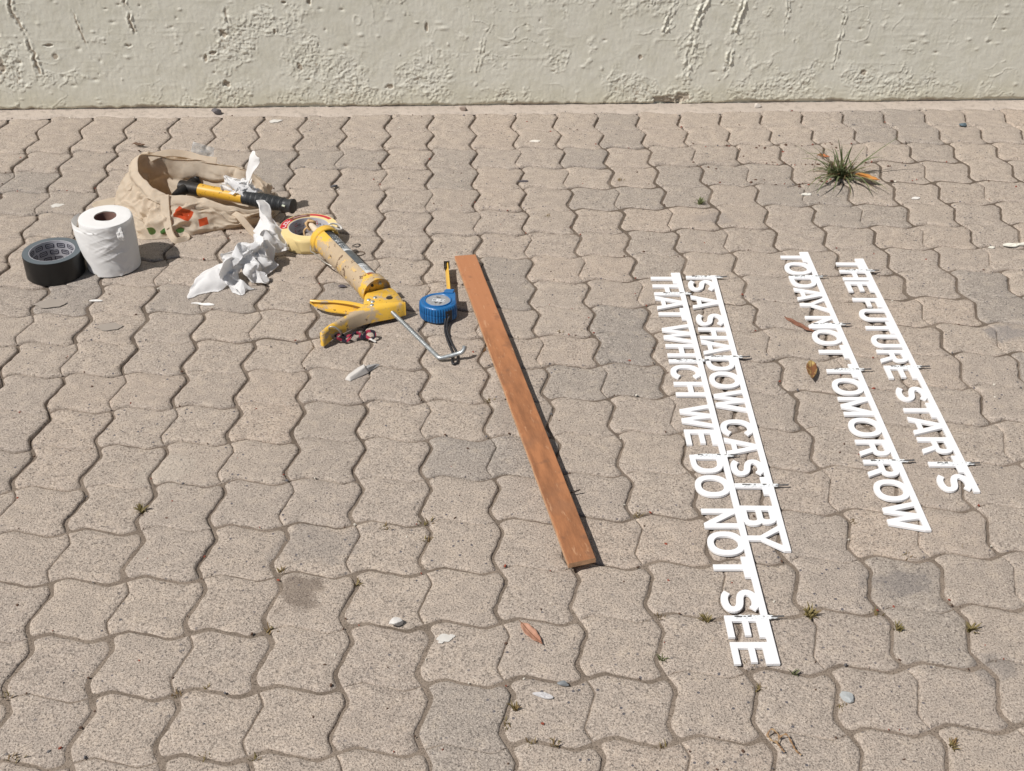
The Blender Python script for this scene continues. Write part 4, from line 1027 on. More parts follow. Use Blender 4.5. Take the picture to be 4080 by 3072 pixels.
# ------------------------------------------------------------------ masking tape roll
def masking_tape():
    cx, cy, h, R, r = .4050, -.7010, .0352, .0620, .0425
    crepe = M('crepe_paper_tape', .72, spec=.3)
    P = crepe.sep(crepe.objco())
    crepe.color(crepe.mix(crepe.noise(40, 4), (.70, .55, .255), (.76, .61, .31)))
    crepe.bump(crepe.noise(260, 3, vec=crepe.scale(crepe.objco(), (1, 1, .25))), .15, .0006); TP = crepe.m
    side = M('tape_edge', .7, spec=.3)
    rad = side.node('ShaderNodeVectorMath', operation='LENGTH'); side.l.new(side.scale(side.objco(), (1, 1, 0)), rad.inputs[0])
    side.color(side.mix(side.noise(1500, 2, vec=None), (.73, .58, .30), (.79, .65, .37)))
    t = root('masking_tape', (cx, cy, 0), 'cream masking tape roll under the nozzle of the sealant gun', 'tape roll')
    mesh('tape', *lathe([(r + .0016, .0006), (R - .0005, .0004), (R, .0012), (R, h - .0010), (R - .0006, h), (r + .0016, h)], 96, (cx, cy, 0), close=True), TP, t, smooth=True, auto=40)
    # loose tape end with a slanting cut
    v = []; f = []; k = 26
    for i in range(k + 1):
        w = math.radians(-102 + 44 * i / k)
        for j in range(5):
            z = .0010 + (h - .0016) * j / 4; ww = w
            if i == 0: ww = math.radians(-102 - 15 * j / 4)
            rr = R + .0009 - .0006 * i / k
            v.append((cx + rr * math.cos(ww), cy + rr * math.sin(ww), z))
    for i in range(k):
        for j in range(4): f.append((i * 5 + j, (i + 1) * 5 + j, (i + 1) * 5 + j + 1, i * 5 + j + 1))
    o = mesh('tape_end', v, f, TP, t, smooth=True); md = o.modifiers.new('t', 'SOLIDIFY'); md.thickness = .0003
    card = plain('grey_card', (.50, .49, .52), .7, var=.06)
    c = mesh('core', *lathe([(r + .0016, .0004), (r + .0016, h - .0006), (r, h - .0006), (r, .0004)], 72, (cx, cy, 0), close=True), card, t, smooth=True, auto=40)
    red = plain('red_print', (.50, .022, .040), .5, var=.1); brn = plain('brown_print', (.16, .055, .035), .5, var=.15); ink = plain('blue_black_ink', (.03, .03, .045), .5)
    def curved(s, size, ang, z, mt, dr=.0004):
        tv, tf = text_mesh(s, size)
        out = []
        for x, y, _ in tv:
            w = math.radians(ang) - x / r                        # read from inside the ring
            out.append((cx + (r - dr) * math.cos(w), cy + (r - dr) * math.sin(w), z + y))
        tag(mesh('core_print', out, tf, mt, c), kind='stuff')
    for ang in (128, 64, 10):
        curved('G', .0125, ang + 9, .0235, red); curved('ua  y', .0105, ang - 8, .0228, ink)
        g = G()
        g.add(*[(lambda vv, ff: (vv, ff))(*lathe([(r - .0004, .0166), (r - .0004, .0172)], 16, (cx, cy, 0), a0=math.radians(ang - 19), a1=math.radians(ang + 16)))][0])
        g.obj('core_print', ink, c)
        curved('J', .0120, ang + 12, .0085, red); curved('un r', .0100, ang - 6, .0082, ink)
    curved('y', .0110, 172, .018, ink)
    lab = mesh('label', *lathe([(r + .0035, h + .0003), (R - .0015, h + .0003), (R - .0003, h - .0004)], 30, (cx, cy, 0), a0=math.radians(141), a1=math.radians(190)), red, t)
    lab2 = mesh('label', *lathe([(r + .0035, h + .0003), (R - .0030, h + .0003)], 30, (cx, cy, 0), a0=math.radians(92), a1=math.radians(140.6)), brn, t)
    mesh('label', *lathe([(r + .0085, h + .0003), (R - .0030, h + .0003)], 30, (cx, cy, 0), a0=math.radians(38), a1=math.radians(91.5)), red, t)
    wh = plain('pink_white_print', (.74, .60, .60), .5, var=.05)
    g = G()
    for i in range(14):
        w0 = 100 + i * 2.4; g.add(*lathe([(r + .0095, h + .0005), (r + .0118, h + .0005)], 2, (cx, cy, 0), a0=math.radians(w0), a1=math.radians(w0 + random.uniform(.9, 1.7))))
    tag(g.obj('label_print', wh, lab2), kind='stuff')
    g = G()
    for w0, r0, r1, dw in ((148, .006, .009, 7), (157, .005, .0145, 3), (161, .012, .0145, 6), (161, .005, .0075, 6), (169, .005, .0145, 3), (174, .006, .0085, 8), (150, .0115, .013, 4), (184, .008, .013, 3)):
        g.add(*lathe([(r + r0, h + .0005), (r + r1, h + .0005)], 4, (cx, cy, 0), a0=math.radians(w0), a1=math.radians(w0 + dw)))
    tag(g.obj('label_print', wh, lab), kind='stuff')
masking_tape()

# ------------------------------------------------------------------ black duct tape roll
def duct_tape():
    cx, cy, h, R, r = -.1085, -.8230, .0505, .0592, .0445
    blk = plain('black_tape', (.0055, .006, .0065), .38, var=.3, nscale=60, bump=.12, bscale=200)
    sd = M('tape_side', .5, spec=.4)
    ln = sd.node('ShaderNodeVectorMath', operation='LENGTH'); sd.l.new(sd.scale(sd.objco(), (1, 1, 0)), ln.inputs[0])
    ring = sd.math('FRACT', sd.math('MULTIPLY', ln.outputs['Value'], 900.0))
    sd.color(sd.mix(ring, (.085, .105, .120), (.115, .138, .155))); sd.bump(ring, .12, .0004)
    card = plain('silver_card', (.42, .42, .45), .55, var=.08); ink = plain('navy_ink', (.020, .020, .045), .5)
    t = root('duct_tape', (cx, cy, 0), 'wide black duct tape roll standing flat beside the toilet roll', 'tape roll')
    v, f = lathe([(r + .0012, .0004), (R - .0008, .0003), (R, .0012), (R, h - .0014), (R - .0006, h - .0004), (r + .0013, h)], 96, (cx, cy, 0), close=True)
    mesh('tape', v, f, [blk, sd.m], t, smooth=True, auto=30, midx=[1 if 4 * 96 <= i < 5 * 96 else 0 for i in range(len(f))])
    c = mesh('core', *lathe([(r + .0012, .0003), (r + .0012, h - .0003), (r, h - .0003), (r, .0003)], 80, (cx, cy, 0), close=True), card, t, smooth=True, auto=40)
    g = G()
    def arcstrip(pts_in, pts_out):
        k = len(pts_in); vv = []
        for (w, z) in pts_in + pts_out: vv.append((cx + (r - .0004) * math.cos(w), cy + (r - .0004) * math.sin(w), z))
        return vv, [(i, (i + 1) % k, k + (i + 1) % k, k + i) for i in range(k)]
    def rr_outline(wc, zc, hw, hh, rad):
        out = []
        for (sx, sy, a0) in ((1, 1, 0), (-1, 1, 90), (-1, -1, 180), (1, -1, 270)):
            for q in range(4):
                a = math.radians(a0 + q * 30)
                out.append((wc + (sx * (hw - rad) + rad * math.cos(a)) / r, zc + sy * (hh - rad) + rad * math.sin(a)))
        return out
    for row, z in enumerate((.0095, .0245, .0395)):
        for q in range(12):
            wc = math.radians(q * 30 + row * 9 + 4)
            g.add(*arcstrip(rr_outline(wc, z, .0088, .0050, .0026), rr_outline(wc, z, .0070, .0033, .0014)))
            for b in range(6):
                x0 = -.0056 + b * .0019; z0 = z - .0013
                p = [(wc + x0 / r, z0), (wc + (x0 + .0013) / r, z0), (wc + (x0 + .0013) / r, z0 + .0026), (wc + x0 / r, z0 + .0026)]
                g.add([(cx + (r - .0004) * math.cos(w), cy + (r - .0004) * math.sin(w), zz) for w, zz in p], [(0, 1, 2, 3)])
    tag(g.obj('core_print', ink, c), kind='stuff')
duct_tape()

# ------------------------------------------------------------------ thin paper
def paper_mat(name, c, trans=.30):
    m = M(name, .85, spec=.15)
    m.color(c if not isinstance(c, tuple) else m.mix(m.noise(60, 3), tuple(x * .97 for x in c), c))
    m.bump(m.noise(900, 2), .10, .0004)
    tr = m.node('ShaderNodeBsdfTranslucent'); tr.inputs['Color'].default_value = (*c, 1)
    mx = m.node('ShaderNodeMixShader'); mx.inputs[0].default_value = trans
    out = [x for x in m.n if x.type == 'OUTPUT_MATERIAL'][0]
    m.l.new(m.b.outputs[0], mx.inputs[1]); m.l.new(tr.outputs[0], mx.inputs[2]); m.l.new(mx.outputs[0], out.inputs['Surface'])
    return m.m
TISSUE = paper_mat('white_tissue', (.86, .86, .86), .34)
ROLLP = paper_mat('roll_paper', (.80, .795, .785), .12)

def toilet_roll():
    cx, cy, R, H, r = .0040, -.7940, .0538, .1120, .0215
    t = root('toilet_roll', (cx, cy, 0), 'white toilet roll standing upright with its outer sheet coming loose', 'toilet roll')
    n, m = 120, 44; v = []; f = []
    zs = np.linspace(0.0005, H, m)
    for j, z in enumerate(zs):
        for i in range(n):
            w = 2 * math.pi * i / n
            k = R + .0006 * vnoise(w * 3, z * 30, 3)
            if j == 0: k -= .0012
            if j == m - 1: k -= .0012
            v.append((cx + k * math.cos(w), cy + k * math.sin(w), z))
    for j in range(m - 1):
        for i in range(n):
            i2 = (i + 1) % n; f.append((j * n + i, j * n + i2, (j + 1) * n + i2, (j + 1) * n + i))
    for q, rr in enumerate((.050, .042, .034, .027, r + .0011)):
        for i in range(n):
            w = 2 * math.pi * i / n
            v.append((cx + rr * math.cos(w), cy + rr * math.sin(w), H + .0006 + .0007 * vnoise(w * 2, rr * 90, 4)))
        a = (m - 1 + q) * n
        for i in range(n):
            i2 = (i + 1) % n; f.append((a + i, a + i2, a + n + i2, a + n + i))
    f.append(tuple(range(n - 1, -1, -1)))
    mesh('roll', v, f, ROLLP, t, smooth=True, auto=50)
    card = plain('brown_card', (.22, .125, .10), .8, var=.15, nscale=60)
    mesh('core', *lathe([(r + .0009, .004), (r + .0009, H - .0012), (r, H - .0012), (r, .004), (.0005, .004)], 48, (cx, cy, 0)), card, t, smooth=True, auto=40)
    # loose outer sheet: wraps from the right over the front, free slanting edge on the left, lifting off at the top left
    nu, nv = 130, 60; v = []; f = []
    for j in range(nv + 1):
        z = .0008 + (H - .0022) * j / nv; q = j / nv
        end = 112 + 98 * q ** 1.25                                   # degrees to the left of the right-hand side
        for i in range(nu + 1):
            u = i / nu; ang = math.radians(12 - (12 + end) * u)
            free = max(0.0, (u - .52) / .48)
            lift = .0012 + .0250 * free ** 1.6 * q ** 1.5 * (1 - .38 * max(0, free - .7) / .3) + .0030 * free * (1 - q)
            # creases pulled towards the left
            cz = vnoise(u * 5.0 + q * 2, z * 150 + u * 9, 31); cr = (1 - abs(cz)) ** 5 * math.exp(-((u - .50) / .22) ** 2) * (.3 + .7 * min(1, (1 - q) * 2.2 + .2)) * (1 if q < .97 else .4)
            c2 = (1 - abs(vnoise(u * 4 + 7, z * 95 - u * 12, 33))) ** 4 * math.exp(-((u - .55) / .2) ** 2)
            k = R + lift + .0020 * cr + .0009 * c2 + .0004 * vnoise(u * 14, z * 40, 35)
            zz = z + (.0030 * math.sin(u * 7) * q if q > .9 else 0) - (.010 * free ** 2 * q)
            v.append((cx + k * math.cos(ang), cy + k * math.sin(ang), max(.0006, zz)))
    for j in range(nv):
        for i in range(nu):
            a = j * (nu + 1) + i; f.append((a, a + nu + 1, a + nu + 2, a + 1))
    mesh('loose_sheet', v, f, ROLLP, t, smooth=True)
    crumple_blob('torn_tab', (cx + .0365, cy - .0435, .0920), (.0085, .005, .0135), 17, ROLLP, t)

def crumple_blob(name, c, r, seed, mt, parent, amp=.42):
    pr = np.random.default_rng(seed)
    v, f = ellipsoid((0, 0, 0), (1, 1, 1), 22, 14); out = []
    D = pr.normal(size=(9, 3)); ph = pr.uniform(0, 6, 9)
    for p in v:
        p = np.array(p); s = sum(abs(((D[k] @ p * 1.4 + ph[k]) % 2) - 1) for k in range(9)) / 9 - .5
        q = p * (1 + amp * s * 4.0); out.append((c[0] + q[0] * r[0], c[1] + q[1] * r[1], max(.0004, c[2] + q[2] * r[2])))
    return mesh(name, out, f, mt, parent)
toilet_roll()

def crumple_strip(name, path, width, drop, seed, mt, parent, amp=.010, nu=90, nv=34, lean=0.0, zmin=.0012, smooth=False, tents=1.0):
    """a strip of thin paper that is folded and crushed along a path"""
    pr = np.random.default_rng(seed)
    P = spline(path, nu); W = np.interp(np.linspace(0, 1, nu), np.linspace(0, 1, len(width)), width)
    DR = np.interp(np.linspace(0, 1, nu), np.linspace(0, 1, len(drop)), drop) if hasattr(drop, '__len__') else [drop] * nu
    K = 15; d = pr.normal(size=(K, 2)); d /= np.linalg.norm(d, axis=1)[:, None]; fr = pr.uniform(22, 85, K); ph = pr.uniform(0, 2, K); A = pr.normal(size=(K, 3)) * (30 / fr)[:, None]
    v = []; f = []; s = 0.0
    for i in range(nu):
        if i: s += np.linalg.norm(P[i] - P[i - 1])
        T = P[min(i + 1, nu - 1)] - P[max(i - 1, 0)]; T = T / np.linalg.norm(T); N = np.cross(T, [0, 0, 1.0]); N /= np.linalg.norm(N) + 1e-9
        for j in range(nv):
            q = 2 * j / (nv - 1) - 1; y = q * W[i]
            disp = np.zeros(3)
            for k in range(K):
                tri = abs(((d[k] @ np.array([s, y * 1.5]) * fr[k] + ph[k]) % 2) - 1) - .5
                disp += A[k] * tri
            edge = 1.0 if abs(q) < .9 else 1.25
            p = P[i] + N * y * (1 - .25 * abs(q)) + np.array([0, 0, -abs(q) ** 1.2 * DR[i] * tents + lean * y]) + disp * amp * edge * min(1, i / 6 + .25)
            v.append((p[0], p[1], max(zmin + .0008 * abs(math.sin(i * .9 + j)), p[2])))
    for i in range(nu - 1):
        for j in range(nv - 1): a = i * nv + j; f.append((a, a + 1, a + nv + 1, a + nv))
    return mesh(name, v, f, mt, parent, smooth=True, auto=None if smooth else 34)

def tissue_on_ground():
    t = root('crumpled_tissue', (.285, -.840, 0), 'long crumpled white tissue trailing over the paving beside the bag', 'tissue')
    # flat flap at the near left end
    crumple_strip('flap', [(.1815, -.9440, .0015), (.1990, -.9130, .0130), (.2200, -.8930, .0300), (.2440, -.8820, .0420), (.2660, -.8760, .0440)], [.001, .026, .044, .036, .018], [0, .012, .026, .022, .014], 3, TISSUE, t, amp=.0020, nu=60, nv=26, lean=-.30)
    crumple_strip('sheet', [(.2420, -.8780, .0440), (.2660, -.8680, .0520), (.2880, -.8520, .0560), (.3100, -.8340, .0520), (.3320, -.8130, .0480)], [.014, .028, .034, .036, .028], [.024, .038, .044, .046, .038], 8, TISSUE, t, amp=.0105, nu=80, nv=36)
    crumple_strip('sheet', [(.2500, -.8720, .0480), (.2720, -.8560, .0600), (.2960, -.8380, .0620), (.3160, -.8240, .0580)], [.010, .022, .026, .018], [.010, .020, .024, .016], 15, TISSUE, t, amp=.0095, nu=70, nv=26)
    crumple_strip('sheet', [(.2540, -.8760, .0380), (.2640, -.8940, .0300), (.2760, -.9120, .0180), (.2860, -.9260, .0050)], [.018, .026, .024, .016], [.018, .022, .014, .004], 12, TISSUE, t, amp=.0085, nu=56)
    crumple_strip('sheet', [(.2900, -.8600, .0300), (.3080, -.8720, .0220), (.3260, -.8780, .0120), (.3360, -.8800, .0050)], [.014, .018, .018, .010], [.014, .016, .010, .004], 18, TISSUE, t, amp=.0065, nu=50)
    crumple_strip('sheet', [(.3020, -.8420, .0480), (.3160, -.8150, .0680), (.3260, -.7880, .0640), (.3350, -.7560, .0500)], [.024, .030, .028, .026], [.034, .040, .044, .042], 21, TISSUE, t, amp=.0105, nu=76, nv=34)
    crumple_strip('tail', [(.3350, -.7660, .0460), (.3280, -.7350, .0560), (.3160, -.7060, .0640), (.3080, -.6820, .0720), (.2980, -.6640, .0800)], [.030, .036, .028, .014, .011], [.026, .032, .022, .008, .003], 27, TISSUE, t, amp=.0030, nu=70)
tissue_on_ground()

# ------------------------------------------------------------------ canvas tote bag
def canvas_mat(name, prints):
    m = M(name, .92, spec=.15)
    c = m.mix(m.noise(14, 4), (.68, .595, .475), (.75, .665, .545))
    c = m.mix(m.ramp(m.noise(55, 4, .65), [(.34, .45), (.50, 0.0)]), c, (.56, .465, .35))
    if prints:
        U = m.sep(m.uv()); x = m.math('MULTIPLY', U[0], .9); y = m.math('MULTIPLY', U[1], .09)
        def boxmask(x0, y0, hx, hy, rot):
            dx = m.math('SUBTRACT', x, x0); dy = m.math('SUBTRACT', y, y0); cr, sr = math.cos(rot), math.sin(rot)
            a = m.math('ADD', m.math('MULTIPLY', dx, cr), m.math('MULTIPLY', dy, sr)); b = m.math('SUBTRACT', m.math('MULTIPLY', dy, cr), m.math('MULTIPLY', dx, sr))
            return m.math('MULTIPLY', m.math('LESS_THAN', m.math('ABSOLUTE', a), hx), m.math('LESS_THAN', m.math('ABSOLUTE', b), hy))
        for q in prints['red']: c = m.mix(boxmask(*q), c, (.60, .085, .030))
        for x0, y0, rx, ry in prints['green']:
            a = m.math('DIVIDE', m.math('SUBTRACT', x, x0), rx); b = m.math('DIVIDE', m.math('SUBTRACT', y, y0), ry)
            c = m.mix(m.math('LESS_THAN', m.math('ADD', m.math('MULTIPLY', a, a), m.math('MULTIPLY', b, b)), 1.0), c, (.055, .165, .045))
    m.color(c)
    wv = m.node('ShaderNodeTexWave', wave_type='BANDS'); wv.inputs['Scale'].default_value = 420; m.l.new(m.pos(), wv.inputs['Vector'])
    m.bump(m.noise(70, 4), .30, .004); m.bump(m.noise(520, 2), .25, .0008)
    tr = m.node('ShaderNodeBsdfTranslucent'); m.l.new(m.mix(.5, c, (.80, .58, .36)), tr.inputs['Color'])
    mx = m.node('ShaderNodeMixShader'); mx.inputs[0].default_value = .42
    out = [q for q in m.n if q.type == 'OUTPUT_MATERIAL'][0]
    m.l.new(m.b.outputs[0], mx.inputs[1]); m.l.new(tr.outputs[0], mx.inputs[2]); m.l.new(mx.outputs[0], out.inputs['Surface'])
    return m.m

def tote_bag():
    CV = canvas_mat('printed_canvas', dict(red=[(.636, .050, .0175, .0125, .35), (.592, .0285, .0115, .0105, -.15)], green=[(.700, .0150, .0078, .0070), (.672, .0145, .0074, .0064), (.642, .0130, .0074, .0058)]))
    CP = canvas_mat('canvas', None)
    t = root('tote_bag', (.15, -.56, 0), 'beige canvas shopping bag slumped open with red and green print', 'bag')
    rim = [(.018, -.545, .098), (.022, -.505, .118), (.075, -.498, .104), (.147, -.490, .098), (.217, -.492, .086), (.245, -.508, .080), (.280, -.520, .062), (.302, -.565, .047),
           (.298, -.612, .036), (.235, -.632, .047), (.190, -.624, .055), (.148, -.611, .060), (.100, -.612, .066), (.074, -.608, .072), (.050, -.588, .083), (.030, -.566, .092)]
    foot = [(-.092, -.530, 0), (-.098, -.492, 0), (.000, -.450, 0), (.125, -.430, 0), (.215, -.440, 0), (.262, -.465, 0), (.305, -.505, 0), (.325, -.555, 0),
            (.305, -.598, 0), (.240, -.632, 0), (.195, -.646, 0), (.146, -.666, 0), (.085, -.682, 0), (.036, -.682, 0), (.008, -.640, 0), (-.030, -.590, 0)]
    N = 320; VR = 40
    Rm = cspline(rim, N); Ft = cspline(foot, N)
    for i in range(N):                                               # slack, uneven mouth
        u = i / N * 16
        Rm[i] = Rm[i] + np.array([.005 * vnoise(u * .9, 1, 81), .006 * vnoise(u * 1.1, 2, 83), .006 * vnoise(u * .8, 3, 85) + .0025 * vnoise(u * 2.7, 4, 87)])
    cen = np.array([.150, -.560, 0])
    def wr(u, v, k):
        a = u * .9; b = v * .09
        f1 = (1 - abs(vnoise(a * 26 + b * 34, b * 16 - a * 5, 51 + k))) ** 3; f2 = (1 - abs(vnoise(a * 55 - b * 40, b * 50, 53 + k))) ** 3
        return .0150 * (f1 - .35) + .0075 * (f2 - .35) + .005 * fbm(a * 30, b * 30, 2, 55 + k)
    v = []; f = []; uv = []
    for j in range(VR + 1):
        q = j / VR
        for i in range(N):
            u = i / N; p = Ft[i] * (1 - q) + Rm[i] * q
            o = p - cen; o[2] = 0; o /= np.linalg.norm(o)
            bul = math.sin(math.pi * q) * (.012 + .010 * vnoise(u * 9, 0, 61)) * (1 - .5 * q)
            lf = max(0.0, min(1.0, (.085 - p[0]) / .07)) * (1 if Ft[i][0] < .03 else 0)      # the left end has collapsed: its foot lies flat
            pull = Ft[i] * (1 - q ** .55) + Rm[i] * q ** .55
            p = p * (1 - lf) + pull * lf + o * bul * (1 - .9 * lf); p[2] = Rm[i][2] * (q ** (.85 + 1.5 * lf))
            k = min(1, q * 5) * (1 if q < .8 else max(.15, (1 - q) * 5))
            w = wr(u, q, 0) * k
            p = p + o * w * 1.05 + np.array([0, 0, w * .5])
            # the bottom seam sags on the ground
            v.append((p[0], p[1], max(.0010, p[2]))); uv.append((u, q))
    for j in range(VR):
        for i in range(N):
            i2 = (i + 1) % N; f.append((j * N + i, j * N + i2, (j + 1) * N + i2, (j + 1) * N + i))
    def with_uv(o, uvs):
        l = o.data.uv_layers.new(name='UVMap')
        for poly in o.data.polygons:
            us = [uvs[o.data.loops[k].vertex_index] for k in poly.loop_indices]
            wrap = max(a[0] for a in us) - min(a[0] for a in us) > .5
            for k, a in zip(poly.loop_indices, us): l.data[k].uv = (a[0] + (1 if wrap and a[0] < .5 else 0), a[1])
    o = mesh('outer_canvas', v, f, CV, t, smooth=True); with_uv(o, uv)
    # lining side
    IF = []
    for p in Ft:                                                     # the far side of the lining slumps forward behind the hammer
        q = cen + (p - cen) * .80; far = max(0.0, min(1.0, (q[1] + .555) / .06)) * max(0, min(1, (q[0] - .03) / .06))
        q = q * (1 - far) + np.array([q[0], -.5150 - .12 * (q[0] - .1), 0]) * far; IF.append(q)
    v = []; f = []; VI = 26
    for j in range(VI + 1):
        q = j / VI
        for i in range(N):
            u = i / N; a = Rm[i]; b = IF[i]; o = a - cen; o[2] = 0; o /= np.linalg.norm(o)
            p = a * (1 - q) + b * q - o * .0022 * min(1, q * 8)
            p[2] = a[2] * (1 - q) ** 1.05 + .006 * q
            p = p + o * wr(u, q, 7) * math.sin(math.pi * min(1, q * 1.0)) * 1.0
            v.append((p[0], p[1], max(.0035, p[2])))
    for j in range(VI):
        for i in range(N):
            i2 = (i + 1) % N; f.append((j * N + i, j * N + i2, (j + 1) * N + i2, (j + 1) * N + i))
    v.append((cen[0], cen[1], .006)); e = len(v) - 1
    for i in range(N): f.append((VI * N + i, VI * N + (i + 1) % N, e))
    mesh('lining', v, f, CP, t, smooth=True)
    # folded hem: a thick band round the opening
    v = []; f = []; hz = .020
    for i in range(N):
        u = i / N; a = Rm[i]; b = Ft[i]; o = a - cen; o[2] = 0; o /= np.linalg.norm(o); dn = (b - a) / np.linalg.norm(b - a)
        hb = hz * (1 + .12 * vnoise(u * 20, 3, 71)); bump_ = .0014 * vnoise(u * 46, 1, 73)
        A = a + np.array([0, 0, .0012])
        for s, off in ((0, -.0030), (0, -.0008), (.0008, .0016), (.5, .0046 + bump_), (.86, .0048 + bump_), (.90, .0034), (.94, .0048), (1.0, .0044), (1.02, .0015)):
            p = A + dn * hb * s + o * off + np.array([0, 0, .0012 if s == 0 else 0])
            v.append(tuple(p))
    k = 9
    for i in range(N):
        i2 = (i + 1) % N
        for j in range(k - 1): f.append((i * k + j, i * k + j + 1, i2 * k + j + 1, i2 * k + j))
    mesh('hem', v, f, CP, t, smooth=True)
    # handles
    pf = spline([(.086, -.6130, .071), (.087, -.6220, .062), (.090, -.6400, .046), (.0955, -.6620, .030), (.103, -.6830, .013), (.116, -.6980, .0040), (.130, -.6920, .0030), (.138, -.6800, .0030), (.128, -.6740, .006)], 60)
    mesh('handle', *ribbon(pf, [np.array([-.25, -.85, .55 + .3 * math.sin(i * .12)]) for i in range(60)], [.024 - .010 * min(1, i / 40) for i in range(60)], .0028, .015), CP, t, smooth=True, auto=40)
    pr = spline([(.238, -.6440, .0400), (.2500, -.6560, .0400), (.2640, -.6690, .0290), (.2790, -.6810, .0150), (.2960, -.6950, .0045), (.318, -.708, .0030)], 40)
    mesh('handle', *ribbon(pr, [0.2, -.5, .8], .0150, .0030, .015), CP, t, smooth=True, auto=40)
    pb = spline([(.040, -.5060, .1100), (.056, -.496, .1140), (.080, -.486, .1150), (.103, -.480, .1110), (.125, -.479, .1060), (.150, -.485, .1000), (.185, -.489, .0960)], 50)
    mesh('handle', *ribbon(pb, [0, -.75, .65], .0170, .0030, .015), CP, t, smooth=True, auto=40)
    # slack cloth that has folded over behind the far rim
    crumple_strip('back_fold', [(.018, -.478, .112), (.045, -.462, .106), (.090, -.455, .098), (.140, -.458, .086), (.190, -.464, .074)], [.012, .022, .024, .020, .012], [.02, .03, .035, .03, .02], 44, CP, t, amp=.0045, nu=60, nv=24, smooth=True)
tote_bag()

def hammer():
    t = root('hammer', (.20, -.57, 0), 'hammer with a yellow handle and black rubber grip poking out of the bag', 'hammer')
    rub = plain('black_grip', (.018, .020, .022), .55, var=.25, nscale=90, bump=.2); yel = plain('yellow_fibreglass', (.60, .33, .030), .38, var=.12, nscale=50, bump=.1)
    ym = M('scuffed_yellow', .4); ym.color(ym.mix(ym.ramp(ym.noise(110, 4, .65), [(.60, 0.0), (.66, .85)]), (.61, .345, .035), (.09, .055, .02)))
    irn = plain('black_iron', (.022, .020, .019), .5, metal=.4, var=.3, bump=.2)
    A = np.array([.119, -.5300, .0500]); B = np.array([.3670, -.6440, .0560]); d = B - A
    mesh('shaft', *tube([A + d * k for k in (.06, .16, .2, .3, .42, .56)], [.0140, .0145, .0138, .0135, .0140, .0145], 20), ym.m, t, smooth=True, auto=50)
    ks = np.linspace(.53, 1.0, 70); rr = []
    for k in ks:
        q = (k - .53) / .47
        r0 = .0150 + .0012 * math.sin(q * 4.2) - .0008 * math.sin(q * 9)
        if q > .90: r0 += .0028 * (q - .90) / .10
        if q < .03: r0 -= .001
        if .12 < q < .86: r0 += .00045 * (1 if int(q * 60) % 2 else -1)
        rr.append(r0)
    pts = [A + d * k for k in ks]
    mesh('grip', *tube(pts + [B + d * .006, B + d * .010], rr + [.0165, .012], 24), rub, t, smooth=True, auto=50)
    g = G(); nn = np.cross(d, [0, 0, 1]); nn /= np.linalg.norm(nn); ee = d / np.linalg.norm(d)
    g.add(*tube([A - nn * .040 + ee * .004, A - nn * .034, A - nn * .030, A - nn * .018, A + nn * .018, A + nn * .045 + ee * -.004], [.0135, .0150, .0118, .0125, .0120, .0060], 16))
    g.add(*tube([A - ee * .016, A + ee * .035], [.0150, .0150], 14))
    g.obj('head', irn, t, smooth=True, auto=50)
    mesh('label', *tube([A + d * .93 + np.array([-.004, -.0150, .0060]), A + d * .955 + np.array([-.004, -.0152, .0050])], [.0022, .0022], 6), plain('pale_green_chip', (.55, .60, .48), .6), t)
hammer()

t = root('tissue_wad', (.262, -.575, .07), 'crumpled white tissue wad stuffed in the mouth of the bag behind the hammer', 'tissue')
crumple_strip('upright_flap', [(.262, -.580, .082), (.270, -.577, .105), (.279, -.572, .128), (.286, -.566, .150)], [.018, .026, .028, .018], 0.004, 61, TISSUE, t, amp=.0026, nu=50, nv=26, zmin=.03, smooth=True)
crumple_strip('wad', [(.212, -.556, .092), (.232, -.566, .090), (.252, -.576, .086), (.272, -.582, .078), (.290, -.580, .066)], [.010, .022, .028, .028, .016], .018, 66, TISSUE, t, amp=.0105, nu=70, nv=30, zmin=.03)
crumple_strip('wad', [(.206, -.580, .078), (.226, -.584, .074), (.250, -.588, .076), (.270, -.590, .072)], [.008, .014, .016, .010], .010, 69, TISSUE, t, amp=.0062, nu=60, nv=24, zmin=.03)

def plastic_packet():
    m = M('clear_film', .18, spec=.5)
    m.color(m.mix(m.noise(80, 3), (.62, .62, .60), (.72, .72, .70)))
    m.bump(m.noise(55, 3), .5, .004)
    tr = m.node('ShaderNodeBsdfTransparent'); mx = m.node('ShaderNodeMixShader')
    m.set(mx.inputs[0], m.ramp(m.noise(70, 3), [(.35, .50), (.65, .72)]))
    out = [q for q in m.n if q.type == 'OUTPUT_MATERIAL'][0]
    m.l.new(m.b.outputs[0], mx.inputs[1]); m.l.new(tr.outputs[0], mx.inputs[2]); m.l.new(mx.outputs[0], out.inputs['Surface'])
    t = root('plastic_packet', (.148, -.462, .07), 'small crinkled clear plastic packet sticking up behind the bag', 'plastic packet')
    c = [np.array(p) for p in ((.120, -.474, .086), (.132, -.458, .130), (.176, -.452, .112), (.172, -.462, .076))]
    for s in (0, .0022):
        v = []; f = []; n = 16
        for i in range(n + 1):
            for j in range(n + 1):
                a, b = i / n, j / n; p = c[0] * (1 - a) * (1 - b) + c[1] * (1 - a) * b + c[2] * a * b + c[3] * a * (1 - b)
                k = 16 * a * (1 - a) * b * (1 - b)
                p = p + np.array([0, -1, .5]) * (.0035 * float(vnoise(a * 5, b * 5, 91 + int(s * 1000))) + (s - .001) * k)
                v.append(tuple(p))
        for i in range(n):
            for j in range(n): q = i * (n + 1) + j; f.append((q, q + n + 1, q + n + 2, q + 1))
        mesh('film', v, f, m.m, t, smooth=True)
plastic_packet()

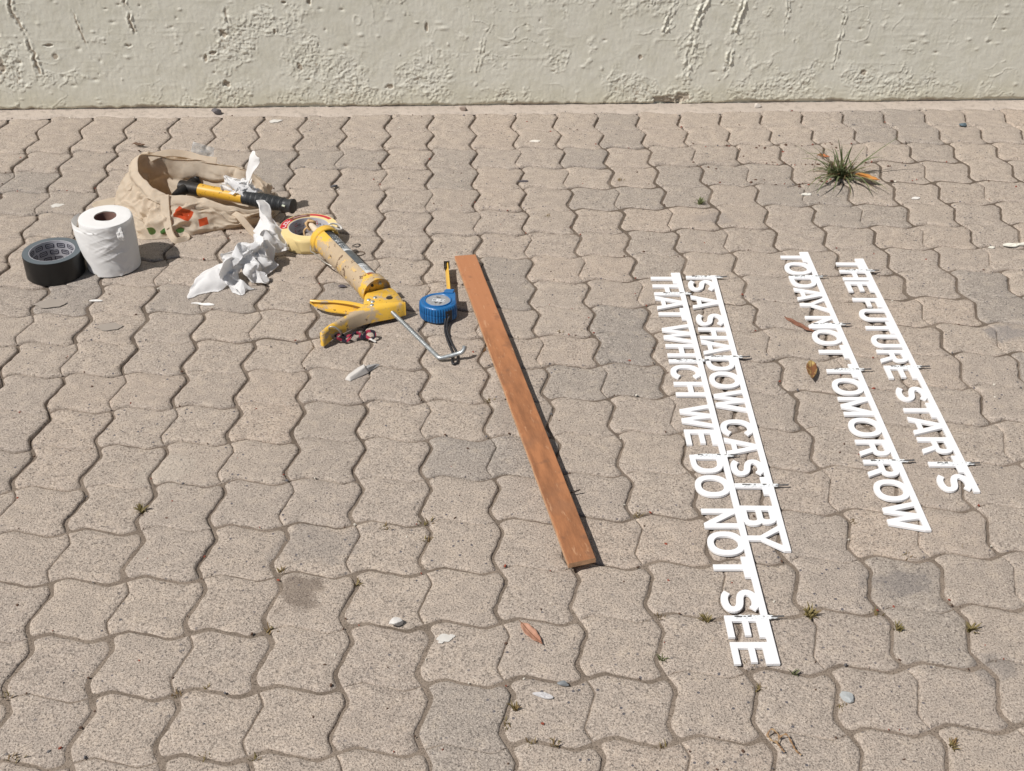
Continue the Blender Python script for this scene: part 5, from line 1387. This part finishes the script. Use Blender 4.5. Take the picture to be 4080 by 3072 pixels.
# ------------------------------------------------------------------ plants in the joints
def leaf_mat(name, a, b, tip=None):
    m = M(name, .55, spec=.4)
    c = m.mix(m.noise(45, 3), a, b)
    if tip: c = m.mix(m.ramp(m.noise(23, 3), [(.55, 0.0), (.70, .8)]), c, tip)
    m.color(c)
    tr = m.node('ShaderNodeBsdfTranslucent'); m.l.new(c, tr.inputs['Color'])
    mx = m.node('ShaderNodeMixShader'); mx.inputs[0].default_value = .25
    out = [q for q in m.n if q.type == 'OUTPUT_MATERIAL'][0]
    m.l.new(m.b.outputs[0], mx.inputs[1]); m.l.new(tr.outputs[0], mx.inputs[2]); m.l.new(mx.outputs[0], out.inputs['Surface'])
    return m.m
GRASS = leaf_mat('grass_blade', (.10, .135, .055), (.18, .205, .10), (.27, .23, .11))
DRYG = leaf_mat('dry_grass', (.20, .15, .07), (.26, .17, .09), (.12, .06, .03))
MOSSG = leaf_mat('joint_weed', (.19, .17, .06), (.27, .20, .09), (.27, .11, .045))

def blade_geo(b, tip, w, bow, n=9):
    b = np.array(b, float); tip = np.array(tip, float); d = tip - b; L = np.linalg.norm(d[:2])
    side = np.array([-d[1], d[0], 0.0]); side = side / (np.linalg.norm(side) + 1e-9)
    if L < .004: side = np.array([1.0, 0, 0])
    v = []; f = []
    for i in range(n + 1):
        t = i / n; p = b + d * t; p = p + np.array([0, 0, bow * 4 * t * (1 - t)])
        ww = w * (1 - t) ** .55 * (.75 + .5 * min(1, t * 4)); fold = ww * .35
        v += [tuple(p - side * ww), tuple(p - np.array([0, 0, fold])), tuple(p + side * ww)]
    for i in range(n):
        for j in (0, 1): f.append((i * 3 + j, (i + 1) * 3 + j, (i + 1) * 3 + j + 1, i * 3 + j + 1))
    return v, f

def grass():
    t = root('grass_tuft', (1.666, -.392, 0), 'tuft of long dark green grass growing from a joint near the wall', 'grass tuft')
    tips = [(1.5438, -.3537, .062), (1.786, -.4037, .10), (1.7406, -.5204, .012), (1.5451, -.506, .012), (1.5632, -.5277, .01), (1.6948, -.5331, .01), (1.6467, -.5338, .006), (1.6035, -.5259, .012),
            (1.7077, -.4026, .08), (1.6689, -.4194, .09), (1.6344, -.4416, .1), (1.6143, -.4232, .09), (1.5819, -.3761, .07), (1.5591, -.3877, .05), (1.5575, -.4339, .02), (1.5714, -.4871, .01),
            (1.7134, -.5202, .01), (1.7742, -.3774, .03), (1.619, -.4514, .12), (1.5975, -.3943, .08), (1.7157, -.4197, .03), (1.7229, -.4997, .015), (1.5526, -.3936, .04), (1.6963, -.4089, .06)]
    pr = np.random.default_rng(3)
    def put(tip, w):
        a = pr.uniform(0, 6.28); q = abs(pr.normal(0, .5)); b = (1.660 + .030 * q * math.cos(a) + .18 * (tip[0] - 1.66) * .5, -.4000 + .018 * q * math.sin(a) + .10 * (tip[1] + .4), -.004)
        L = math.dist(b, tip)
        return blade_geo(b, tip, w, L * pr.uniform(.10, .22) if tip[2] < .06 else L * .05)
    for tip in tips: mesh('blade', *put(tip, pr.uniform(.0017, .0030)), GRASS, t)
    for k in range(46):
        a = pr.uniform(0, 6.28); r = pr.uniform(.02, .075); z = max(.006, pr.normal(.045, .025)) * (1.15 - r * 8)
        mesh('blade', *put((1.655 + 1.15 * r * math.cos(a), -.405 + r * math.sin(a), max(.006, z)), pr.uniform(.0014, .0026)), GRASS, t)
    g = G()
    for k in range(170):
        a = pr.uniform(0, 6.28); r = abs(pr.normal(0, .032)); z = pr.uniform(.002, .032)
        g.add(*put((1.655 + 1.3 * r * math.cos(a), -.408 + r * math.sin(a), z), pr.uniform(.0008, .0016)), 0 if pr.random() < .45 else 1)
    o = g.obj('short_stems', [GRASS, DRYG], t); tag(o, kind='stuff')
grass()

def sprig(loc, s, label, seed, mt, n=16, group=None):
    pr = np.random.default_rng(seed)
    t = root('weed', (loc[0], loc[1], 0), label, 'weed', group or 'weeds in the paver joints'); s *= .72
    g = G()
    for k in range(n):
        a = pr.uniform(0, 6.28); r = s * pr.uniform(.3, 1.0); z = s * pr.uniform(.15, .8)
        b = (loc[0] + s * .15 * pr.normal(), loc[1] + s * .15 * pr.normal(), -.004)
        g.add(*blade_geo(b, (loc[0] + r * math.cos(a), loc[1] + r * math.sin(a), z), s * pr.uniform(.055, .12), s * .15, 5))
    g.obj('leaves', mt, t)
GREENW = leaf_mat('green_weed', (.10, .125, .045), (.16, .17, .07))
sprig((1.289, -.545), .026, 'small green star-shaped weed by itself in a joint left of the grass tuft', 1, GREENW, 20)
sprig((1.215, -1.876), .024, 'yellowish weed clump at the joint corner right of the last word SEE', 2, MOSSG, 30)
sprig((1.333, -1.908), .019, 'green weed in a joint above and right of the grey stone shard', 3, MOSSG, 20)
sprig((1.062, -1.880), .020, 'reddish dry weed touching the joint left of the word SEE', 4, MOSSG, 20)
sprig((.989, -1.952), .015, 'green weed in the joint below the brown board, left of the longest sign', 5, GREENW, 14)
sprig((1.164, -1.984), .015, 'tiny green weed in the joint just below the end of the longest sign', 6, GREENW, 12)
sprig((.215, -1.603), .020, 'mossy weed in a joint at the left, below the white stone', 7, MOSSG, 20)
sprig((.782, -2.030), .018, 'bright yellow-green weed in a joint at the bottom middle', 8, MOSSG, 16)
sprig((1.436, -1.913), .022, 'weed along the right-hand joint near the photo edge', 9, MOSSG, 22)
sprig((1.340, -2.116), .020, 'green weed in the bottom right corner joint', 10, MOSSG, 18)

def joint_growth():
    pr = np.random.default_rng(12); g = G()
    spots = [(.998, -1.868), (1.312, -1.876), (1.393, -1.757), (1.336, -1.673), (1.105, -1.968), (1.11, -2.008), (1.213, -2.046), (1.488, -1.741), (.965, -2.101), (.446, -1.751), (.564, -1.782), (.443, -1.873), (.333, -1.987),
             (.368, -1.975), (.107, -1.977), (.146, -2.083), (.385, -2.093), (.449, -2.096), (.671, -1.691), (.772, -2.063), (.771, -2.052), (.801, -2.088), (.829, -2.089), (.919, -1.093), (.775, -1.321), (.995, -1.643),
             (.772, -1.156), (.664, -1.649), (.93, -.60), (1.12, -.41), (1.60, -.42), (.60, -1.66)]
    for x, y in spots:
        s = pr.uniform(.005, .010)
        for k in range(int(pr.uniform(7, 15))):
            a = pr.uniform(0, 6.28); r = s * pr.uniform(.3, 1); bx, by = x + pr.normal(0, .004), y + pr.normal(0, .003)
            g.add(*blade_geo((bx, by, -.004), (bx + r * math.cos(a), by + r * math.sin(a), s * pr.uniform(.1, .6)), s * pr.uniform(.07, .14), s * .12, 4), 0 if pr.random() < .6 else 1)
    tag(g.obj('joint_growth', [MOSSG, DRYG]), 'sparse moss and seedlings sprouting in the paver joints', kind='stuff')
joint_growth()

# ------------------------------------------------------------------ fallen leaves
def leaf(loc, ang, L, W, label, mt, curl=.25, lift=.004, name='dry_leaf', stalk=True, tw=.0):
    t = root(name, (loc[0], loc[1], 0), label, 'leaf', 'fallen dry leaves')
    ca, sa = math.cos(math.radians(ang)), math.sin(math.radians(ang)); n, k = 16, 6; v = []; f = []
    P = lambda x, y, z: (loc[0] + x * ca - y * sa, loc[1] + x * sa + y * ca, max(.0010, z))
    for i in range(n + 1):
        u = i / n; w = W / 2 * math.sin(math.pi * min(1, u ** .8 * .98 + .02)) ** .85
        for j in range(k + 1):
            q = 2 * j / k - 1
            z = lift + curl * L * .35 * (2 * u - 1) ** 2 * (1 if u > .5 else .7) + abs(q) ** 1.6 * w * curl * 1.6 + tw * q * w * (u - .5) * 2 + .0008 * math.sin(u * 21 + q * 4)
            v.append(P((u - .5) * L, q * w * (1 - curl * .25), z))
    for i in range(n):
        for j in range(k): a = i * (k + 1) + j; f.append((a, a + k + 1, a + k + 2, a + 1))
    o = mesh('leaf_blade', v, f, mt, t, smooth=True); md = o.modifiers.new('t', 'SOLIDIFY'); md.thickness = .0004
    vein = plain('leaf_vein', (.16, .075, .035), .7)
    zz = lambda u: lift + curl * L * .35 * (2 * u - 1) ** 2 * (1 if u > .5 else .7) + .0006
    pts = [P((u - .5) * L, 0, zz(u)) for u in np.linspace(0.02, .98, 10)]
    if stalk: pts = [P(-.5 * L - L * .16, L * .03, .0018)] + pts
    mesh('midrib', *tube(pts, .0005, 5), vein, t)
def two(name, a, b, sc=30):
    m = M(name, .6, spec=.35); m.color(m.mix(m.ramp(m.noise(sc, 3), [(.42, 0.0), (.60, 1.0)]), a, b)); m.bump(m.noise(200, 3), .3, .0008); return m.m
leaf((1.3705, -1.2585), -102, .062, .021, 'curled brown and yellow dry leaf between the two middle signs', two('leaf_brown_yellow', (.17, .070, .028), (.42, .30, .11), 60), .30, .006)
leaf((1.392, -1.090), -52, .080, .013, 'narrow reddish brown leaf tucked under the sign TODAY NOT TOMORROW', two('leaf_red_brown', (.22, .095, .060), (.30, .15, .10)), .12, .0012, stalk=False)
leaf((.812, -1.900), -58, .050, .017, 'pinkish brown leaf on the paving below the end of the brown board', two('leaf_pink', (.36, .175, .115), (.45, .25, .17)), .22, .003)
leaf((1.708, -.446), -38, .062, .027, 'orange dry leaf caught on the right of the grass tuft', two('leaf_orange', (.48, .20, .045), (.60, .34, .10)), .25, .012)
leaf((1.612, -.392), -30, .030, .016, 'small rust red leaf caught on the left of the grass tuft', two('leaf_rust', (.30, .085, .03), (.40, .15, .06)), .3, .045)
leaf((-.060, -.185), -20, .034, .012, 'dark shrivelled leaf on the paving behind the bag', two('leaf_dark', (.10, .055, .03), (.18, .10, .05)), .5, .004)

t = root('dry_twig', (1.112, -2.100, 0), 'curly brown dry twig with dead bits at the bottom right', 'twig')
pr = np.random.default_rng(77)
for k, pts in enumerate(([(1.103, -2.092, .003), (1.110, -2.086, .009), (1.118, -2.094, .006), (1.114, -2.104, .005), (1.106, -2.103, .008), (1.104, -2.094, .005)],
                         [(1.118, -2.096, .004), (1.126, -2.098, .012), (1.132, -2.108, .006), (1.134, -2.118, .006), (1.140, -2.124, .003)], [(1.112, -2.102, .005), (1.114, -2.112, .008), (1.120, -2.118, .003)])):
    mesh('stem', *tube(spline(pts, 26), [.0011 * (1 + .5 * math.sin(i * 1.3)) for i in range(26)], 6), two('twig_%s' % 'abc'[k], (.26, .15, .075), (.40, .28, .16), 80), t)

# ------------------------------------------------------------------ stones and scraps
def stone(name, loc, r, label, cat, col, seed, rough=.8, lobes=.22, rz=0.0, flat=None):
    pr = np.random.default_rng(seed); t = root(name, (loc[0], loc[1], 0), label, cat)
    bm = bmesh.new(); bmesh.ops.create_icosphere(bm, subdivisions=2, radius=1.0)
    D = pr.normal(size=(12, 3)); D /= np.linalg.norm(D, axis=1)[:, None]; cut = pr.uniform(.45, .80, 12)
    v = []
    for q in bm.verts:
        p = np.array(q.co)
        for k in range(12):
            s = p @ D[k]
            if s > cut[k]: p = p - D[k] * (s - cut[k])
        v.append((loc[0] + (p[0] * math.cos(rz) - p[1] * math.sin(rz) * r[1] / r[0]) * r[0], loc[1] + (p[0] * math.sin(rz) * r[0] + p[1] * math.cos(rz) * r[1]), max(.0003, r[2] * .75 + p[2] * r[2])))
    f = [tuple(x.index for x in q.verts) for q in bm.faces]; bm.free()
    mesh('stone_body', v, f, plain(name + '_%d_surface' % seed, col, rough, var=.14, nscale=90, bump=.4), t, smooth=False)
# pale wedge with a grey flake
def wedge():
    t = root('white_stone', (.535, -1.232, 0), 'pale wedge-shaped stone with a pointed grey flake, below the sealant gun', 'stone')
    m = plain('pale_stone', (.56, .535, .50), .75, var=.08, nscale=60, bump=.3)
    bot = [(.512, -1.247), (.523, -1.253), (.556, -1.226), (.553, -1.212), (.536, -1.220), (.518, -1.236)]
    top = [(.5155, -1.2445, .006), (.522, -1.2485, .0075), (.549, -1.2255, .0145), (.547, -1.2150, .0140), (.535, -1.2235, .012), (.5195, -1.2380, .008)]
    v = [(x, y, .0004) for x, y in bot] + top; n = 6
    f = [tuple(range(n - 1, -1, -1)), tuple(range(n, 2 * n))] + [(i, (i + 1) % n, n + (i + 1) % n, n + i) for i in range(n)]
    o = mesh('wedge', v, f, m, t); b = o.modifiers.new('b', 'BEVEL'); b.width = .0016; b.segments = 2
    b2 = [(.546, -1.226), (.556, -1.222), (.575, -1.1985), (.570, -1.1975), (.552, -1.208), (.546, -1.216)]
    v = [(x, y, .0005) for x, y in b2] + [(.5495, -1.2235, .0085), (.5545, -1.2205, .0090), (.5705, -1.2000, .0030), (.5690, -1.1990, .0030), (.5535, -1.2095, .0075), (.5490, -1.2160, .0085)]
    mesh('flake', v, f, plain('grey_flake', (.36, .355, .35), .8, var=.12, nscale=80, bump=.3), t)
wedge()
stone('white_stone', (.6215, -1.871), (.0110, .0085, .0075), 'small chalky white stone on the joint below the dark stained paver', 'stone', (.62, .60, .57), 4)
stone('stone_shard', (1.2225, -2.030), (.0115, .0145, .0045), 'flat grey stone shard resting on a joint at the bottom right', 'stone', (.40, .42, .42), 6, rz=.15)
stone('grey_pebble', (.849, -1.9925), (.0095, .0055, .0040), 'smooth grey pebble lying in the joint at the bottom middle', 'stone', (.20, .215, .225), 8)
stone('dark_lump', (.102, .022), (.016, .013, .012), 'dark grey lump of grit against the foot of the wall, left of the middle', 'stone', (.115, .105, .11), 10)
stone('brown_lump', (.753, .028), (.014, .009, .009), 'small brown lump against the foot of the wall near its middle', 'stone', (.30, .24, .20), 12)
stone('pale_lump', (1.545, .030), (.013, .010, .009), 'pale mortar lump at the foot of the wall on the right', 'stone', (.50, .45, .40), 14)
stone('blue_chip', (2.066, -.106), (.014, .009, .0045), 'blue grey chip lying on the paving near the wall at the far right', 'chip', (.085, .125, .150), 16, rough=.5)
stone('dark_flake', (.888, -.415), (.017, .006, .003), 'dark flat flake on the paving above the tape measure', 'chip', (.085, .075, .08), 18)
stone('dark_flake', (.44, -.43), (.014, .007, .003), 'dark flat flake on the paving behind the hammer grip', 'chip', (.075, .075, .085), 20)
stone('slate_chip', (.2, -.965) if False else (.487, -.905), (.011, .0055, .0028), 'slate coloured chip between the tissue and the sealant gun', 'chip', (.085, .075, .09), 22)

def scrap(loc, pts, label, col=(.78, .77, .74), name='paper_scrap', cat='scrap', seed=0, h=.0018):
    t = root(name, (loc[0], loc[1], 0), label, cat)
    c = cspline([(loc[0] + x, loc[1] + y, 0) for x, y in pts], 36); cen = np.mean(c, 0)
    v = []; f = []
    for k, s in enumerate((1.0, .97, .6, .25)):
        for i, p in enumerate(c):
            q = cen + (p - cen) * s; z = (.0003, h, h * (1 + .5 * math.sin(i * 1.1 + seed)), h * (1.2 + .4 * math.sin(i * .7 + seed)))[k]
            v.append((q[0], q[1], z))
    for k in range(3):
        for i in range(36): i2 = (i + 1) % 36; f.append((k * 36 + i, k * 36 + i2, (k + 1) * 36 + i2, (k + 1) * 36 + i))
    f.append(tuple(3 * 36 + i for i in range(36)))
    mesh('scrap_body', v, f, plain(name + '_%d_colour' % seed, col, .8, var=.05, bump=.2), t)
scrap((.212, -.966), [(-.022, .004), (-.010, .006), (.002, .001), (.012, .003), (.026, -.003), (.016, -.006), (.002, -.004), (-.010, .001)], 'thin torn white paper shred below the crumpled tissue', seed=1)
scrap((.0, -.945), [(-.014, -.001), (0, .003), (.013, -.001), (.003, -.003)], 'tiny white paper shred below the toilet roll', seed=2)
scrap((1.940, -.770), [(-.022, 0), (-.010, .006), (.012, .004), (.030, .008), (.034, -.002), (.016, -.003), (.004, -.009), (-.012, -.006)], 'flaky white paint chip cluster on the paving at the far right', (.72, .70, .62), seed=3, name='paint_chip', cat='chip', h=.0028)
scrap((1.889, -.781), [(-.007, 0), (0, .004), (.008, .001), (.002, -.004)], 'small white paint chip left of the bigger far right chip', (.72, .70, .62), seed=4, name='paint_chip', cat='chip', h=.0024)
scrap((1.548, -.505), [(-.012, -.002), (-.004, .006), (.012, .004), (.008, -.005)], 'white paint flake on a joint left below the grass tuft', (.66, .64, .58), seed=5, name='paint_chip', cat='chip')
scrap((1.800, -.532), [(-.010, -.003), (0, .005), (.012, .001), (.004, -.006)], 'white paint flake on a joint right below the grass tuft', (.70, .68, .64), seed=6, name='paint_chip', cat='chip')
scrap((.820, -2.009), [(-.014, .003), (.002, .004), (.014, -.005), (.004, -.007)], 'pale mineral flake on the paver at the bottom middle', (.50, .49, .49), seed=7, name='paint_chip', cat='chip')
scrap((.931, -.178), [(-.014, -.001), (-.002, .007), (.014, .002), (.005, -.005)], 'white flake on the second paver row near the middle', (.68, .65, .58), seed=8, name='paint_chip', cat='chip')

def splashes():
    m = M('dried_white_paint', .8); m.color(m.mix(m.noise(60, 4), (.50, .48, .44), (.66, .64, .60)))
    pr = np.random.default_rng(31)
    for x, y, s, lab in ((.690, -1.899, .011, 'white paint splash on a paver at the bottom middle'), (.259, -.026, .014, 'faint white paint spot on the paver nearest the wall at the left'), (-.185, -.509, .012, 'pale paint spot on a paver left of the bag')):
        t = root('paint_spot', (x, y, 0), lab, 'paint spot'); g = G()
        for dx, dy, r in ((0, 0, s), (s * .9, s * .3, s * .45), (-s * .5, -s * .7, s * .35)):
            n = 20; g.add([(x + dx, y + dy, .0007)] + [(x + dx + r * (1 + .12 * math.sin(i * 1.3) + .06 * math.sin(i * 3.1)) * math.cos(i * .314), y + dy + r * .7 * (1 + .12 * math.cos(i * 1.1)) * math.sin(i * .314), .0003) for i in range(n)], [(0, 1 + i, 1 + (i + 1) % n) for i in range(n)])
        g.obj('paint', m.m, t)
    gm = M('grey_cement_stain', .85); gm.color(gm.mix(gm.noise(60, 3), (.285, .25, .215), (.33, .29, .25)))
    for x, y, rx, ry, lab in ((-.089, -.953, .030, .016, 'flat grey cement spot below the black tape roll'), (.047, -1.045, .024, .014, 'smaller grey cement spot on the paver left of the sealant gun')):
        t = root('cement_spot', (x, y, 0), lab, 'cement spot'); n = 30
        mesh('cement', [(x, y, .0008)] + [(x + rx * (1 + .12 * math.sin(i * 1.3)) * math.cos(i * math.tau / n), y + ry * (1 + .12 * math.cos(i * .9)) * math.sin(i * math.tau / n), .0002) for i in range(n)], [(0, 1 + i, 1 + (i + 1) % n) for i in range(n)], gm.m, t, smooth=True)
splashes()

def litter():
    """specks of grit, bark and red seed husks that nobody would count"""
    pr = np.random.default_rng(41); g = G()
    cols = [plain('litter_bark', (.10, .055, .035), .8, var=.3), plain('litter_red', (.24, .055, .030), .7, var=.3), plain('litter_pale', (.62, .58, .50), .8, var=.1), plain('litter_grey', (.12, .115, .12), .8, var=.2)]
    def bit(x, y, s, m):
        a = pr.uniform(0, 6.28); e = pr.uniform(.35, .8); n = 6; z = s * pr.uniform(.25, .5)
        ring = [(x + s * (1 + .25 * pr.normal()) * math.cos(q * 1.047) * math.cos(a) - s * e * math.sin(q * 1.047) * math.sin(a), y + s * math.cos(q * 1.047) * math.sin(a) + s * e * math.sin(q * 1.047) * math.cos(a)) for q in range(n)]
        g.add([(p[0], p[1], -.001) for p in ring] + [(x + (p[0] - x) * .7, y + (p[1] - y) * .7, z) for p in ring] + [(x, y, z * 1.2)], [(i, (i + 1) % n, n + (i + 1) % n, n + i) for i in range(n)] + [(n + i, n + (i + 1) % n, 2 * n) for i in range(n)], m)
    for k in range(520):
        y = pr.uniform(-2.2, .0); x = pr.uniform(-.5 + .3 * -y, 2.35 + .45 * y)
        if pr.random() < .55:                       # most of it has gathered in the joints
            c, r = x / PITCH, -y / PITCH
            if pr.random() < .6: r = round(r)
            else: c = round(c)
            X, Yy = grid_xy(np.array([c]), np.array([max(0, r)])); x, y = float(X[0]) + pr.normal(0, .002), float(Yy[0]) + pr.normal(0, .002)
        m = pr.choice(4, p=[.46, .22, .10, .22]); bit(x, y, min(.0032, abs(pr.normal(.0013, .0008)) + .0007), int(m))
    for k in range(70):                             # husks near the grass and along the rows at the right
        x, y = pr.normal(1.62, .14), pr.choice([-.222, -.335, -.44]) + pr.normal(0, .012); bit(x, y, pr.uniform(.0018, .0045), int(pr.choice([0, 0, 1])))
    for k in range(90):
        bit(pr.uniform(-.45, 2.3), pr.uniform(.0, .05), pr.uniform(.0012, .0035), int(pr.choice([0, 2, 3])))
    tag(g.obj('litter', cols), 'scattered specks of grit, bark and husks on the paving', kind='stuff')
litter()
